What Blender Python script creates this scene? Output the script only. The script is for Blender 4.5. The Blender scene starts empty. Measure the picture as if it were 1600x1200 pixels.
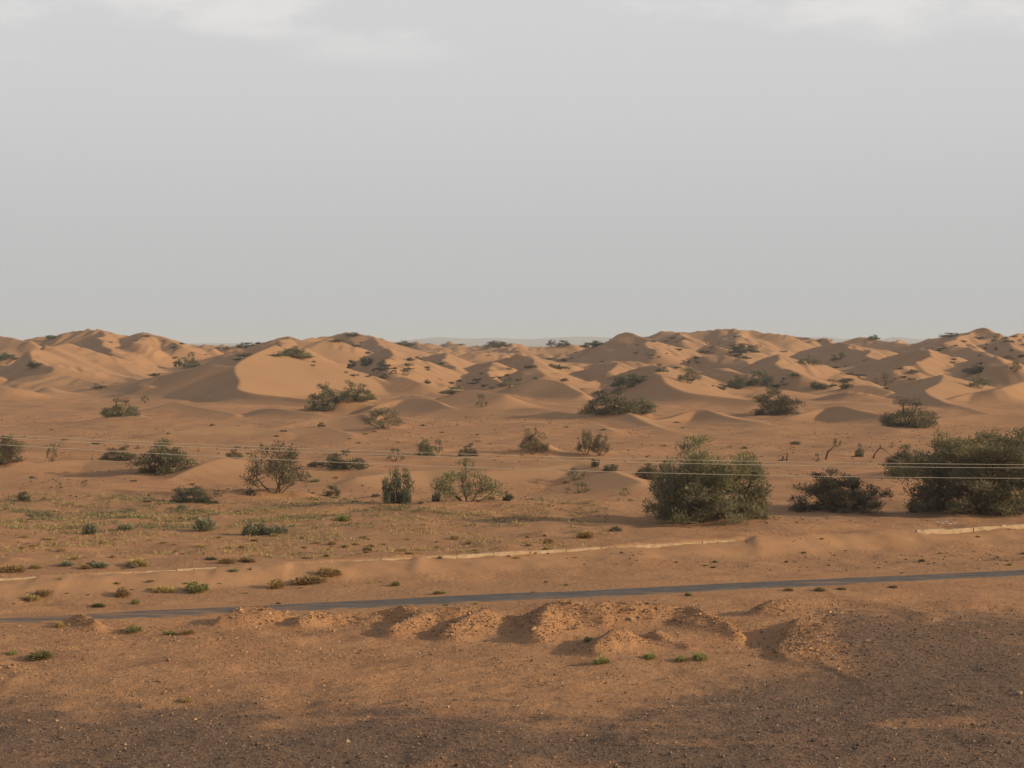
import bpy, math, random
import numpy as np
from mathutils import Vector

# ------------------------------------------------------------------ camera, sky, sun, exposure
scene = bpy.context.scene
C = scene.collection
F = 2986.0                    # focal length in pixels of a 1600 px wide picture
CAM_H = 11.0
PITCH = math.atan(60.0 / F)
SUN_AZ = math.radians(101.0)  # clockwise from +Y (view direction)
SUN_EL = math.radians(16.0)

cam_d = bpy.data.cameras.new('camera')
cam = bpy.data.objects.new('camera', cam_d)
C.objects.link(cam)
cam.location = (0, 0, CAM_H)
cam.rotation_euler = (math.pi / 2 - PITCH, 0, 0)
cam_d.sensor_width = 36.0
cam_d.lens = 36.0 * F / 1600.0
cam_d.clip_start = 0.5
cam_d.clip_end = 80000
scene.camera = cam

world = bpy.data.worlds.new('World')
scene.world = world
world.use_nodes = True
wt = world.node_tree
wt.nodes.clear()


def wn(t, **kw):
    n = wt.nodes.new(t)
    for k, v in kw.items():
        setattr(n, k, v)
    return n


WSTR = 0.12
w_out = wn('ShaderNodeOutputWorld')
w_bg = wn('ShaderNodeBackground')
w_bg.inputs['Strength'].default_value = WSTR
w_sky = wn('ShaderNodeTexSky', sky_type='NISHITA', sun_disc=False)
w_sky.sun_elevation = SUN_EL
w_sky.sun_rotation = SUN_AZ
w_sky.dust_density = 4.0
w_sky.air_density = 1.0
w_sky.ozone_density = 1.0
w_co = wn('ShaderNodeTexCoord')
w_sep = wn('ShaderNodeSeparateXYZ')
wt.links.new(w_co.outputs['Generated'], w_sep.inputs[0])
# dusty veil: grey, a little brighter with height, thinning out overhead
w_ramp = wn('ShaderNodeValToRGB')
cr = w_ramp.color_ramp
cr.elements[0].position = 0.0
cr.elements[0].color = (0.485, 0.490, 0.505, 1)
cr.elements[1].position = 1.0
cr.elements[1].color = (0.62, 0.62, 0.62, 1)
for p, v in ((0.06, 0.54), (0.12, 0.61), (0.19, 0.66)):
    e = cr.elements.new(p)
    e.color = (v * 0.995, v, v * 1.012, 1)
wt.links.new(w_sep.outputs['Z'], w_ramp.inputs[0])
w_mul = wn('ShaderNodeVectorMath', operation='SCALE')
w_mul.inputs['Scale'].default_value = 1.0 / WSTR
wt.links.new(w_ramp.outputs[0], w_mul.inputs[0])
w_thin = wn('ShaderNodeMapRange', interpolation_type='SMOOTHSTEP')
w_thin.inputs['From Min'].default_value = 0.2
w_thin.inputs['From Max'].default_value = 0.5
w_thin.inputs['To Min'].default_value = 1.0
w_thin.inputs['To Max'].default_value = 0.05
wt.links.new(w_sep.outputs['Z'], w_thin.inputs['Value'])
w_mix = wn('ShaderNodeMix', data_type='RGBA')
wt.links.new(w_thin.outputs[0], w_mix.inputs['Factor'])
wt.links.new(w_sky.outputs[0], w_mix.inputs['A'])
wt.links.new(w_mul.outputs[0], w_mix.inputs['B'])
# soft cloud patches high in the haze
w_map = wn('ShaderNodeMapping')
w_map.inputs['Scale'].default_value = (9.0, 9.0, 26.0)
w_map.inputs['Location'].default_value = (5.7, 2.0, 1.4)
wt.links.new(w_co.outputs['Generated'], w_map.inputs[0])
w_noi = wn('ShaderNodeTexNoise')
w_noi.inputs['Scale'].default_value = 1.0
w_noi.inputs['Detail'].default_value = 5.0
w_noi.inputs['Roughness'].default_value = 0.55
wt.links.new(w_map.outputs[0], w_noi.inputs['Vector'])
w_c1 = wn('ShaderNodeMapRange', interpolation_type='SMOOTHSTEP')
w_c1.inputs['From Min'].default_value = 0.46
w_c1.inputs['From Max'].default_value = 0.66
wt.links.new(w_noi.outputs['Fac'], w_c1.inputs['Value'])
w_c2 = wn('ShaderNodeMapRange', interpolation_type='SMOOTHSTEP')
w_c2.inputs['From Min'].default_value = 0.138
w_c2.inputs['From Max'].default_value = 0.168
wt.links.new(w_sep.outputs['Z'], w_c2.inputs['Value'])
w_cm = wn('ShaderNodeMath', operation='MULTIPLY')
wt.links.new(w_c1.outputs[0], w_cm.inputs[0])
wt.links.new(w_c2.outputs[0], w_cm.inputs[1])
w_cm2 = wn('ShaderNodeMath', operation='MULTIPLY')
w_cm2.inputs[1].default_value = 1.0
wt.links.new(w_cm.outputs[0], w_cm2.inputs[0])
w_mix2 = wn('ShaderNodeMix', data_type='RGBA')
w_mix2.inputs['B'].default_value = (0.77 / WSTR, 0.755 / WSTR, 0.74 / WSTR, 1)
wt.links.new(w_cm2.outputs[0], w_mix2.inputs['Factor'])
wt.links.new(w_mix.outputs['Result'], w_mix2.inputs['A'])
wt.links.new(w_mix2.outputs['Result'], w_bg.inputs['Color'])
wt.links.new(w_bg.outputs[0], w_out.inputs['Surface'])

sun_d = bpy.data.lights.new('sun', 'SUN')
sun_d.energy = 5.0
sun_d.angle = math.radians(0.6)
sun_d.color = (1.0, 0.79, 0.52)
sun = bpy.data.objects.new('sun', sun_d)
C.objects.link(sun)
to_sun = Vector((math.sin(SUN_AZ) * math.cos(SUN_EL), math.cos(SUN_AZ) * math.cos(SUN_EL), math.sin(SUN_EL)))
sun.rotation_euler = to_sun.to_track_quat('Z', 'Y').to_euler()
sun.location = to_sun * 300

vs = scene.view_settings
vs.view_transform = 'Standard'
vs.look = 'None'
vs.exposure = 0.0
vs.gamma = 1.0
vs.use_curve_mapping = False

rng = np.random.default_rng(7)
random.seed(7)


# ------------------------------------------------------------------ helpers
def pix_dir(px, py):
    x = (px - 800.0) / F
    v = (600.0 - py) / F
    return np.array([x, math.cos(PITCH) + v * math.sin(PITCH), -math.sin(PITCH) + v * math.cos(PITCH)])


def P(px, py, d):
    """point at forward distance d seen at photograph position (px, py)"""
    r = pix_dir(px, py)
    return np.array([0, 0, CAM_H]) + r * (d / r[1])


def sstep(a, b, x):
    t = np.clip((x - a) / (b - a), 0, 1)
    return t * t * (3 - 2 * t)


def _hash(ix, iy, seed):
    n = (ix.astype(np.int64) * 374761393 + iy.astype(np.int64) * 668265263 + seed * 1442695041) & 0x7fffffff
    n = ((n ^ (n >> 13)) * 1274126177) & 0x7fffffff
    return ((n ^ (n >> 16)) & 0xffff) / 65535.0 * 2 - 1


def vnoise(x, y, seed=0):
    ix = np.floor(x); iy = np.floor(y)
    fx = x - ix; fy = y - iy
    ux = fx * fx * fx * (fx * (fx * 6 - 15) + 10); uy = fy * fy * fy * (fy * (fy * 6 - 15) + 10)
    a = _hash(ix, iy, seed); b = _hash(ix + 1, iy, seed)
    c = _hash(ix, iy + 1, seed); d = _hash(ix + 1, iy + 1, seed)
    return (a + (b - a) * ux) * (1 - uy) + (c + (d - c) * ux) * uy


def fbm(x, y, seed=0, octv=4, gain=0.5):
    s = 0; amp = 1.0; f = 1.0
    for o in range(octv):
        s = s + amp * vnoise(x * f + 13.7 * o, y * f - 7.1 * o, seed + o)
        amp *= gain; f *= 2.03
    return s


def smax(a, b, k):
    h = np.maximum(k - np.abs(a - b), 0) / k
    return np.maximum(a, b) + h * h * k * 0.25


def new_obj(name, me, mat=None, parent=None):
    o = bpy.data.objects.new(name, me)
    C.objects.link(o)
    if mat is not None and len(me.materials) == 0:
        me.materials.append(mat)
    if parent is not None:
        o.parent = parent
    return o


def tag(o, label=None, cat=None, group=None, kind=None):
    if label: o['label'] = label
    if cat: o['category'] = cat
    if group: o['group'] = group
    if kind: o['kind'] = kind
    return o


def mesh_np(name, v, f, mat, smooth=False, col=None):
    """v (n,3) array, f (m,k) array of equal-sized faces"""
    me = bpy.data.meshes.new(name)
    v = np.asarray(v, np.float32); f = np.asarray(f, np.int32)
    k = f.shape[1]
    me.vertices.add(len(v)); me.vertices.foreach_set('co', v.ravel())
    me.loops.add(f.size); me.loops.foreach_set('vertex_index', f.ravel())
    me.polygons.add(len(f))
    me.polygons.foreach_set('loop_start', np.arange(0, f.size, k, dtype=np.int32))
    try:
        me.polygons.foreach_set('loop_total', np.full(len(f), k, np.int32))
    except Exception:
        pass
    me.update(calc_edges=True)
    me.polygons.foreach_set('use_smooth', np.full(len(f), smooth))
    if col is not None:
        a = me.color_attributes.new('tint', 'FLOAT_COLOR', 'POINT')
        a.data.foreach_set('color', np.asarray(col, np.float32).ravel())
    if mat is not None:
        me.materials.append(mat)
    return me


# ------------------------------------------------------------------ materials
def mat_base(name):
    m = bpy.data.materials.new(name)
    m.use_nodes = True
    nt = m.node_tree
    b = nt.nodes['Principled BSDF']
    b.inputs['Roughness'].default_value = 0.95
    b.inputs['Specular IOR Level'].default_value = 0.08
    return m, nt, b


def nd(nt, t, **kw):
    n = nt.nodes.new(t)
    for k, v in kw.items():
        if k.startswith('i_'):
            n.inputs[k[2:].replace('_', ' ')].default_value = v
        else:
            setattr(n, k, v)
    return n


def noise(nt, scale, detail=4, rough=0.55, vec=None):
    n = nd(nt, 'ShaderNodeTexNoise', i_Scale=scale, i_Detail=detail, i_Roughness=rough)
    if vec is not None:
        nt.links.new(vec, n.inputs['Vector'])
    return n.outputs['Fac']


def ramp(nt, fac, stops):
    r = nd(nt, 'ShaderNodeValToRGB')
    e = r.color_ramp.elements
    e[0].position, e[0].color = stops[0][0], (*stops[0][1], 1)
    e[1].position, e[1].color = stops[-1][0], (*stops[-1][1], 1)
    for p, c in stops[1:-1]:
        x = e.new(p); x.color = (*c, 1)
    nt.links.new(fac, r.inputs[0])
    return r.outputs[0]


def mixc(nt, fac, a, b, blend='MIX'):
    n = nd(nt, 'ShaderNodeMix', data_type='RGBA', blend_type=blend)
    for s, v in (('Factor', fac), ('A', a), ('B', b)):
        if isinstance(v, (int, float)):
            n.inputs[s].default_value = v
        elif isinstance(v, tuple):
            n.inputs[s].default_value = (*v, 1)
        else:
            nt.links.new(v, n.inputs[s])
    return n.outputs['Result']


def math_n(nt, op, a, b=0.0, c=None):
    n = nd(nt, 'ShaderNodeMath', operation=op)
    for i, v in enumerate((a, b) if c is None else (a, b, c)):
        if isinstance(v, (int, float)):
            n.inputs[i].default_value = v
        else:
            nt.links.new(v, n.inputs[i])
    return n.outputs[0]


def maprange(nt, v, a, b, c=0.0, d=1.0):
    n = nd(nt, 'ShaderNodeMapRange', interpolation_type='SMOOTHSTEP')
    nt.links.new(v, n.inputs['Value'])
    for s, x in (('From Min', a), ('From Max', b), ('To Min', c), ('To Max', d)):
        n.inputs[s].default_value = x
    return n.outputs[0]


SAND = (0.385, 0.222, 0.114)
SAND2 = (0.355, 0.198, 0.102)
DIRT = (0.435, 0.233, 0.113)
DIRT2 = (0.355, 0.184, 0.093)


def make_ground_mat():
    m, nt, b = mat_base('desert_ground')
    geo = nd(nt, 'ShaderNodeNewGeometry')
    pos = geo.outputs['Position']
    at = nd(nt, 'ShaderNodeAttribute', attribute_name='tint')
    sp = nd(nt, 'ShaderNodeSeparateColor')
    nt.links.new(at.outputs['Color'], sp.inputs[0])
    gravel, dune, rubble = sp.outputs[0], sp.outputs[1], sp.outputs[2]
    # stretched coordinates: patches on the plain lie roughly across the wind
    n_big = noise(nt, 0.045, 5, 0.6, pos)
    n_mid = noise(nt, 0.35, 5, 0.6, pos)
    n_fine = noise(nt, 3.2, 4, 0.65, pos)
    n_grain = noise(nt, 14.0, 3, 0.7, pos)
    dirt = mixc(nt, maprange(nt, n_mid, 0.36, 0.66), DIRT2, DIRT)
    dirt = mixc(nt, maprange(nt, n_big, 0.40, 0.62, 0.0, 0.75), dirt, SAND2)
    dirt = mixc(nt, maprange(nt, n_fine, 0.50, 0.72, 0.0, 0.35), dirt, (0.24, 0.125, 0.075))
    sand = mixc(nt, maprange(nt, n_big, 0.35, 0.65), SAND2, SAND)
    sand = mixc(nt, maprange(nt, n_mid, 0.3, 0.7, 0.0, 0.25), sand, (0.37, 0.18, 0.085))
    col = mixc(nt, dune, dirt, sand)
    # dark gravel spread with bare patches
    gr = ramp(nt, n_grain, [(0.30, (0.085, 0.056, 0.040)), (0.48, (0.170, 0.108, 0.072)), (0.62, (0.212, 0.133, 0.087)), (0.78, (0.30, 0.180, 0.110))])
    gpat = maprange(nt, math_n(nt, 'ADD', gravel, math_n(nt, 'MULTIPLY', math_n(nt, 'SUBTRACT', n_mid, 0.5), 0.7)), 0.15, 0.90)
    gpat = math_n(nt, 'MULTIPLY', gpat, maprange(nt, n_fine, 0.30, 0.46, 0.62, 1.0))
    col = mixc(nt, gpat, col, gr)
    # orange broken earth on the heaps
    rb = ramp(nt, n_grain, [(0.30, (0.20, 0.095, 0.045)), (0.50, (0.40, 0.205, 0.096)), (0.75, (0.50, 0.29, 0.15))])
    col = mixc(nt, rubble, col, rb)
    nt.links.new(col, b.inputs['Base Color'])
    # relief: grain everywhere but on clean dunes, wind ripples on sand
    wv = nd(nt, 'ShaderNodeTexWave', i_Scale=1.25, i_Distortion=2.2, i_Detail=2.0, i_Detail_Scale=0.7)
    mp = nd(nt, 'ShaderNodeMapping')
    mp.inputs['Rotation'].default_value = (0, 0, math.radians(4))
    nt.links.new(pos, mp.inputs[0]); nt.links.new(mp.outputs[0], wv.inputs['Vector'])
    rip = math_n(nt, 'MULTIPLY', wv.outputs['Fac'], math_n(nt, 'MULTIPLY', at.outputs['Alpha'], 0.004))
    rough = math_n(nt, 'MULTIPLY', math_n(nt, 'ADD', math_n(nt, 'MULTIPLY', n_fine, 0.16), math_n(nt, 'MULTIPLY', n_grain, 0.07)), maprange(nt, dune, 0.0, 1.0, 1.0, 0.10))
    h = math_n(nt, 'ADD', rip, rough)
    bp = nd(nt, 'ShaderNodeBump', i_Strength=0.8, i_Distance=1.0)
    nt.links.new(h, bp.inputs['Height'])
    nt.links.new(bp.outputs[0], b.inputs['Normal'])
    return m


def make_leaf_mat(name, dark, light, trans=0.25):
    m, nt, b = mat_base(name)
    at = nd(nt, 'ShaderNodeAttribute', attribute_name='tint')
    oi = nd(nt, 'ShaderNodeObjectInfo')
    sp = nd(nt, 'ShaderNodeSeparateColor')
    nt.links.new(at.outputs['Color'], sp.inputs[0])
    col = mixc(nt, sp.outputs[0], dark, light)
    col = mixc(nt, math_n(nt, 'MULTIPLY', sp.outputs[1], 0.5), col, tuple(q * k for q, k in zip(light, (1.12, 1.08, 0.7))))
    hs = nd(nt, 'ShaderNodeHueSaturation')
    nt.links.new(maprange(nt, oi.outputs['Random'], 0, 1, 0.485, 0.515), hs.inputs['Hue'])
    nt.links.new(maprange(nt, oi.outputs['Random'], 0, 1, 0.82, 1.2), hs.inputs['Value'])
    nt.links.new(col, hs.inputs['Color'])
    nt.links.new(hs.outputs[0], b.inputs['Base Color'])
    b.inputs['Roughness'].default_value = 0.8
    tr = nd(nt, 'ShaderNodeBsdfTranslucent')
    nt.links.new(hs.outputs[0], tr.inputs['Color'])
    mx = nd(nt, 'ShaderNodeMixShader')
    mx.inputs[0].default_value = trans
    nt.links.new(b.outputs[0], mx.inputs[1]); nt.links.new(tr.outputs[0], mx.inputs[2])
    nt.links.new(mx.outputs[0], nt.nodes['Material Output'].inputs['Surface'])
    return m


def make_simple_mat(name, c1, c2, scale, rough=0.95, bump=0.0, detail=4):
    m, nt, b = mat_base(name)
    geo = nd(nt, 'ShaderNodeNewGeometry')
    n = noise(nt, scale, detail, 0.6, geo.outputs['Position'])
    nt.links.new(ramp(nt, n, [(0.3, c1), (0.7, c2)]), b.inputs['Base Color'])
    b.inputs['Roughness'].default_value = rough
    if bump:
        bp = nd(nt, 'ShaderNodeBump', i_Strength=0.7, i_Distance=bump)
        nt.links.new(n, bp.inputs['Height']); nt.links.new(bp.outputs[0], b.inputs['Normal'])
    return m


def make_tint_mat(name, rough=0.9):
    m, nt, b = mat_base(name)
    at = nd(nt, 'ShaderNodeAttribute', attribute_name='tint')
    nt.links.new(at.outputs['Color'], b.inputs['Base Color'])
    b.inputs['Roughness'].default_value = rough
    return m


M = {}
M['ground'] = make_ground_mat()
M['leaf'] = make_leaf_mat('tamarisk_foliage', (0.108, 0.098, 0.066), (0.245, 0.215, 0.128))
M['leaf_dark'] = make_leaf_mat('dark_shrub_foliage', (0.080, 0.082, 0.058), (0.17, 0.165, 0.105))
M['leaf_green'] = make_leaf_mat('green_cushion_foliage', (0.185, 0.175, 0.072), (0.35, 0.315, 0.125))
M['leaf_grey'] = make_leaf_mat('grey_green_foliage', (0.165, 0.165, 0.105), (0.29, 0.275, 0.17))
M['leaf_dry'] = make_leaf_mat('dry_yellow_foliage', (0.30, 0.215, 0.090), (0.52, 0.37, 0.16))
M['grass_green'] = make_leaf_mat('dull_green_grass', (0.12, 0.112, 0.062), (0.225, 0.20, 0.108))
M['grass_dry'] = make_leaf_mat('dull_dry_grass', (0.24, 0.165, 0.088), (0.38, 0.265, 0.14))
M['bark'] = make_simple_mat('grey_brown_bark', (0.060, 0.038, 0.026), (0.14, 0.09, 0.06), 9.0)
M['asphalt'] = make_simple_mat('worn_asphalt', (0.105, 0.098, 0.096), (0.150, 0.137, 0.130), 1.1, 0.9, 0.004, 6)
M['asphalt'].node_tree.nodes['Principled BSDF'].inputs['Specular IOR Level'].default_value = 0.0
_nt = M['asphalt'].node_tree
_b = _nt.nodes['Principled BSDF']
_src = _b.inputs['Base Color'].links[0].from_socket
_geo = nd(_nt, 'ShaderNodeNewGeometry')
_mp = nd(_nt, 'ShaderNodeMapping')
_mp.inputs['Rotation'].default_value = (0, 0, -math.atan(0.365)); _mp.inputs['Scale'].default_value = (0.22, 1.3, 1)
_nt.links.new(_geo.outputs['Position'], _mp.inputs[0])
_sx = nd(_nt, 'ShaderNodeSeparateXYZ')
_nt.links.new(_geo.outputs['Position'], _sx.inputs[0])
_drift = math_n(_nt, 'ADD', noise(_nt, 1.0, 5, 0.65, _mp.outputs[0]), maprange(_nt, _sx.outputs['X'], -22.0, 2.0, 0.13, 0.0))
_nt.links.new(mixc(_nt, maprange(_nt, _drift, 0.5, 0.72, 0.0, 0.8), _src, (0.33, 0.19, 0.105)), _b.inputs['Base Color'])
M['concrete'] = make_simple_mat('pale_weathered_concrete', (0.34, 0.235, 0.138), (0.49, 0.36, 0.23), 3.0, 0.9, 0.02, 6)
M['wire'] = make_simple_mat('pale_aluminium_wire', (0.50, 0.42, 0.30), (0.62, 0.54, 0.40), 0.6, 0.55)
M['stone'] = make_tint_mat('loose_stone')
M['hills'] = make_simple_mat('far_hills', (0.24, 0.16, 0.11), (0.36, 0.26, 0.18), 0.004)
M['paper'] = make_simple_mat('sun_bleached_plastic', (0.62, 0.60, 0.60), (0.78, 0.76, 0.74), 4.0)
M['dead'] = make_simple_mat('dead_wood', (0.055, 0.036, 0.026), (0.12, 0.08, 0.055), 9.0)

# ------------------------------------------------------------------ terrain
# ridge crests, each as (photo x, photo y, distance) points read off the photograph, then the slope
# in degrees left and right of the direction of travel
RIDGES = [
    # --- far-left dunes
    ([(40, 536, 660), (100, 522, 650), (163, 514, 640), (190, 524, 630), (215, 521, 630), (232, 517, 625), (252, 526, 610), (290, 540, 590)], 22, 15),
    ([(163, 514, 640), (166, 529, 600), (172, 546, 560)], 14, 30),
    ([(232, 517, 625), (222, 528, 600), (214, 537, 580)], 15, 30),
    ([(-60, 522, 640), (0, 525, 620), (35, 530, 610), (55, 540, 600)], 20, 14),
    ([(95, 535, 540), (68, 540, 530), (54, 550, 500), (58, 564, 470), (90, 576, 450)], 11, 29),
    ([(-60, 596, 440), (0, 601, 440), (45, 590, 445), (90, 587, 440), (130, 593, 430), (180, 606, 415)], 24, 10),
    # --- the big dune on the left
    ([(425, 540, 410), (396, 557, 395), (374, 573, 382), (357, 589, 366), (370, 606, 350), (402, 614, 342), (470, 622, 334), (540, 633, 322)], 13, 30),
    ([(425, 540, 410), (500, 565, 415), (575, 583, 410), (640, 605, 396), (720, 623, 380)], 24, 13),
    ([(110, 610, 410), (195, 598, 405), (275, 580, 398), (337, 570, 390), (374, 573, 382)], 24, 15),
    ([(240, 641, 326), (277, 628, 330), (310, 634, 325), (370, 647, 312)], 26, 13),
    ([(133, 657, 292), (185, 649, 292), (235, 656, 288)], 16, 12),
    ([(262, 675, 250), (330, 666, 254), (400, 668, 254), (440, 676, 250)], 22, 9),
    # --- centre left
    ([(400, 534, 590), (447, 525, 570), (470, 532, 560), (520, 530, 560)], 20, 14),
    ([(447, 525, 570), (435, 541, 530), (440, 552, 505)], 12, 30),
    ([(470, 530, 690), (517, 525, 700), (562, 520, 700), (592, 525, 690), (612, 531, 680)], 22, 15),
    ([(592, 525, 690), (594, 540, 640), (600, 552, 600)], 12, 28),
    ([(545, 566, 500), (592, 545, 480), (604, 553, 460), (600, 568, 436), (615, 580, 420)], 13, 30),
    ([(625, 566, 545), (690, 549, 530), (693, 562, 500), (705, 574, 470)], 13, 29),
    ([(690, 585, 490), (740, 567, 480), (757, 570, 470), (764, 586, 435), (785, 592, 420)], 13, 24),
    ([(755, 570, 570), (800, 558, 560), (840, 556, 550)], 14, 30),
    ([(605, 598, 405), (640, 588, 405), (670, 598, 395)], 20, 14),
    ([(700, 618, 365), (740, 609, 365), (790, 616, 355)], 20, 12),
    ([(586, 636, 330), (637, 622, 336), (670, 623, 330), (694, 632, 318), (730, 640, 310)], 24, 15),
    ([(400, 641, 315), (433, 637, 312), (490, 646, 300)], 14, 20),
    ([(420, 670, 268), (497, 651, 276), (560, 652, 274), (600, 662, 265)], 20, 12),
    ([(435, 674, 252), (475, 666, 254), (507, 668, 252), (545, 680, 244)], 22, 10),
    # --- centre
    ([(895, 552, 660), (955, 526, 640), (975, 518, 625), (1007, 527, 605), (1020, 541, 580), (1030, 550, 560)], 13, 24),
    ([(1015, 524, 760), (1060, 519, 760), (1100, 514, 755), (1150, 519, 745), (1180, 517, 740), (1215, 521, 730)], 20, 13),
    ([(1062, 520, 755), (1068, 533, 690)], 12, 28),
    ([(1170, 518, 740), (1150, 530, 690), (1145, 540, 650)], 12, 28),
    ([(780, 570, 530), (835, 558, 505), (826, 570, 480), (818, 578, 460)], 11, 30),
    ([(812, 580, 440), (838, 572, 440), (862, 584, 425)], 18, 16),
    ([(895, 582, 490), (945, 566, 480), (955, 569, 470), (940, 578, 450)], 12, 30),
    ([(950, 584, 445), (995, 570, 440), (1028, 570, 432), (1034, 574, 425), (1018, 584, 405)], 11, 30),
    ([(952, 606, 385), (1010, 590, 380), (1045, 583, 370), (1055, 598, 354), (1078, 611, 343), (1110, 617, 337), (1180, 625, 328)], 13, 21),
    ([(770, 612, 388), (815, 599, 388), (845, 591, 386), (885, 597, 378), (918, 614, 362)], 26, 16),
    ([(690, 640, 312), (760, 638, 308), (800, 639, 306), (850, 637, 303), (900, 646, 298), (980, 643, 294), (1002, 655, 284), (1045, 673, 262)], 12, 15),
    ([(1022, 660, 290), (1060, 652, 295), (1102, 639, 300), (1150, 651, 290), (1205, 662, 280)], 11, 20),
    ([(848, 672, 258), (900, 664, 263), (940, 664, 262), (965, 674, 254)], 24, 9),
    ([(1065, 566, 540), (1112, 558, 535), (1155, 561, 525), (1180, 572, 500)], 14, 24),
    ([(1085, 585, 450), (1127, 573, 446), (1141, 575, 440), (1170, 586, 425)], 14, 24),
    ([(1115, 540, 620), (1150, 548, 600), (1165, 560, 570)], 14, 24),
    # --- right
    ([(1165, 568, 480), (1190, 557, 475), (1213, 553, 465), (1223, 569, 440), (1250, 581, 420)], 11, 30),
    ([(1232, 556, 640), (1280, 541, 630), (1310, 534, 620), (1326, 533, 610), (1346, 546, 580), (1362, 560, 550)], 11, 25),
    ([(1200, 521, 790), (1240, 524, 780), (1290, 531, 760)], 20, 13),
    ([(1318, 533, 720), (1340, 524, 710), (1365, 529, 700), (1410, 536, 680)], 18, 14),
    ([(1340, 570, 530), (1400, 551, 518), (1437, 544, 505), (1444, 557, 480), (1425, 568, 460), (1400, 577, 445)], 12, 30),
    ([(1400, 540, 700), (1430, 532, 690), (1470, 522, 680), (1512, 516, 665), (1533, 512, 655), (1550, 520, 645), (1562, 527, 640), (1582, 527, 640), (1594, 521, 640), (1640, 518, 640)], 20, 14),
    ([(1512, 516, 665), (1496, 526, 630), (1484, 536, 600)], 13, 30),
    ([(1594, 521, 640), (1580, 532, 610), (1572, 541, 585)], 12, 30),
    ([(1440, 552, 580), (1480, 541, 570), (1510, 541, 560), (1545, 553, 540)], 16, 20),
    ([(1490, 566, 490), (1525, 553, 480), (1545, 558, 465), (1575, 570, 445)], 12, 26),
    ([(1395, 602, 405), (1440, 590, 400), (1462, 585, 395), (1471, 595, 380), (1459, 611, 360), (1482, 630, 330), (1530, 645, 305)], 11, 25),
    ([(1488, 625, 345), (1530, 613, 350), (1570, 606, 350), (1620, 592, 360), (1680, 588, 360)], 11, 30),
    ([(1236, 655, 300), (1290, 638, 310), (1325, 634, 308), (1350, 641, 298), (1400, 652, 288)], 13, 24),
    ([(1190, 670, 258), (1260, 662, 263), (1355, 664, 260), (1400, 672, 252)], 22, 9),
    ([(1450, 655, 285), (1540, 647, 288), (1620, 650, 285), (1700, 655, 280)], 14, 15),
    ([(1290, 610, 395), (1340, 600, 395), (1390, 610, 385)], 20, 14),
    ([(1240, 600, 420), (1290, 594, 418), (1340, 588, 420)], 14, 20),
    # --- low sand swells on the plain
    ([(-40, 740, 158), (60, 724, 164), (150, 718, 168), (230, 726, 163)], 12, 7),
    ([(265, 750, 152), (330, 722, 160), (385, 714, 166), (470, 730, 160), (560, 733, 160), (640, 742, 155)], 14, 9),
    ([(560, 745, 152), (660, 734, 157), (740, 736, 156), (840, 730, 158), (910, 722, 160), (955, 735, 154), (1000, 752, 146)], 14, 10),
    # --- rubble heaps beside the road
    ([(85, 975, 75.6), (120, 962, 76), (150, 972, 75)], 30, 24),
    ([(345, 966, 76), (390, 950, 77), (440, 957, 77)], 32, 18),
    ([(118, 966, 77.6), (155, 963, 77.8), (200, 964, 77.8), (246, 969, 77.2)], 26, 14),
    ([(470, 962, 76.5), (500, 957, 77.5), (548, 962, 77.5), (580, 944, 78), (620, 941, 78), (652, 946, 77.5), (660, 956, 76)], 32, 26),
    ([(655, 949, 77.3), (643, 962, 75.5), (612, 977, 74)], 20, 33),
    ([(655, 956, 76.5), (690, 950, 77), (715, 947, 77), (750, 949, 77)], 30, 24),
    ([(760, 948, 77), (735, 958, 75.5), (702, 975, 73.5)], 20, 32),
    ([(800, 952, 77.5), (837, 944, 77.8), (860, 935, 77.5), (882, 932, 77.5), (905, 936, 77.5), (925, 943, 77), (960, 940, 77.5), (1050, 946, 77.5), (1075, 943, 77.5), (1097, 950, 76.5), (1120, 960, 75.5), (1155, 976, 74)], 32, 22),
    ([(860, 935, 77.5), (850, 957, 75.2), (836, 986, 72)], 20, 34),
    ([(930, 1004, 70.5), (965, 978, 71.5), (985, 990, 71), (1004, 999, 70.5)], 30, 24),
    ([(965, 978, 71.5), (945, 995, 70), (930, 1008, 69)], 18, 34),
    ([(985, 988, 72.5), (1020, 979, 72.5), (1040, 993, 71.5), (1080, 1008, 70)], 30, 24),
    ([(1160, 962, 78), (1225, 938, 79), (1300, 933, 80), (1390, 944, 78.5), (1450, 957, 76)], 24, 9),
    ([(1380, 946, 79.5), (1330, 948, 78.2), (1285, 957, 75.6), (1250, 966, 73.6), (1228, 985, 70.7), (1215, 1008, 68.2), (1235, 1030, 66.4)], 4, 34),
    ([(1222, 992, 70.2), (1250, 988, 70.6), (1300, 995, 70.4)], 12, 10),
    ([(1405, 1114, 57.5), (1440, 1104, 58), (1490, 1098, 58.2), (1540, 1105, 57.6), (1620, 1106, 57.6)], 16, 18),
    ([(1330, 1036, 66.5), (1290, 1044, 65.5), (1260, 1058, 64)], 6, 18),
    ([(-20, 1036, 66), (10, 1038, 66), (32, 1050, 65), (10, 1066, 63)], 14, 30),
]


def catmull(p, n=4):
    p = np.array(p, float)
    if len(p) < 3:
        return np.array([p[0] + (p[-1] - p[0]) * t for t in np.linspace(0, 1, n + 1)])
    q = np.vstack([2 * p[0] - p[1], p, 2 * p[-1] - p[-2]])
    out = []
    for i in range(1, len(q) - 2):
        for t in np.arange(n) / n:
            a, b, c, d = q[i - 1], q[i], q[i + 1], q[i + 2]
            out.append(0.5 * ((2 * b) + (-a + c) * t + (2 * a - 5 * b + 4 * c - d) * t * t + (-a + 3 * b - 3 * c + d) * t ** 3))
    out.append(p[-1])
    return np.array(out)


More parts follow.
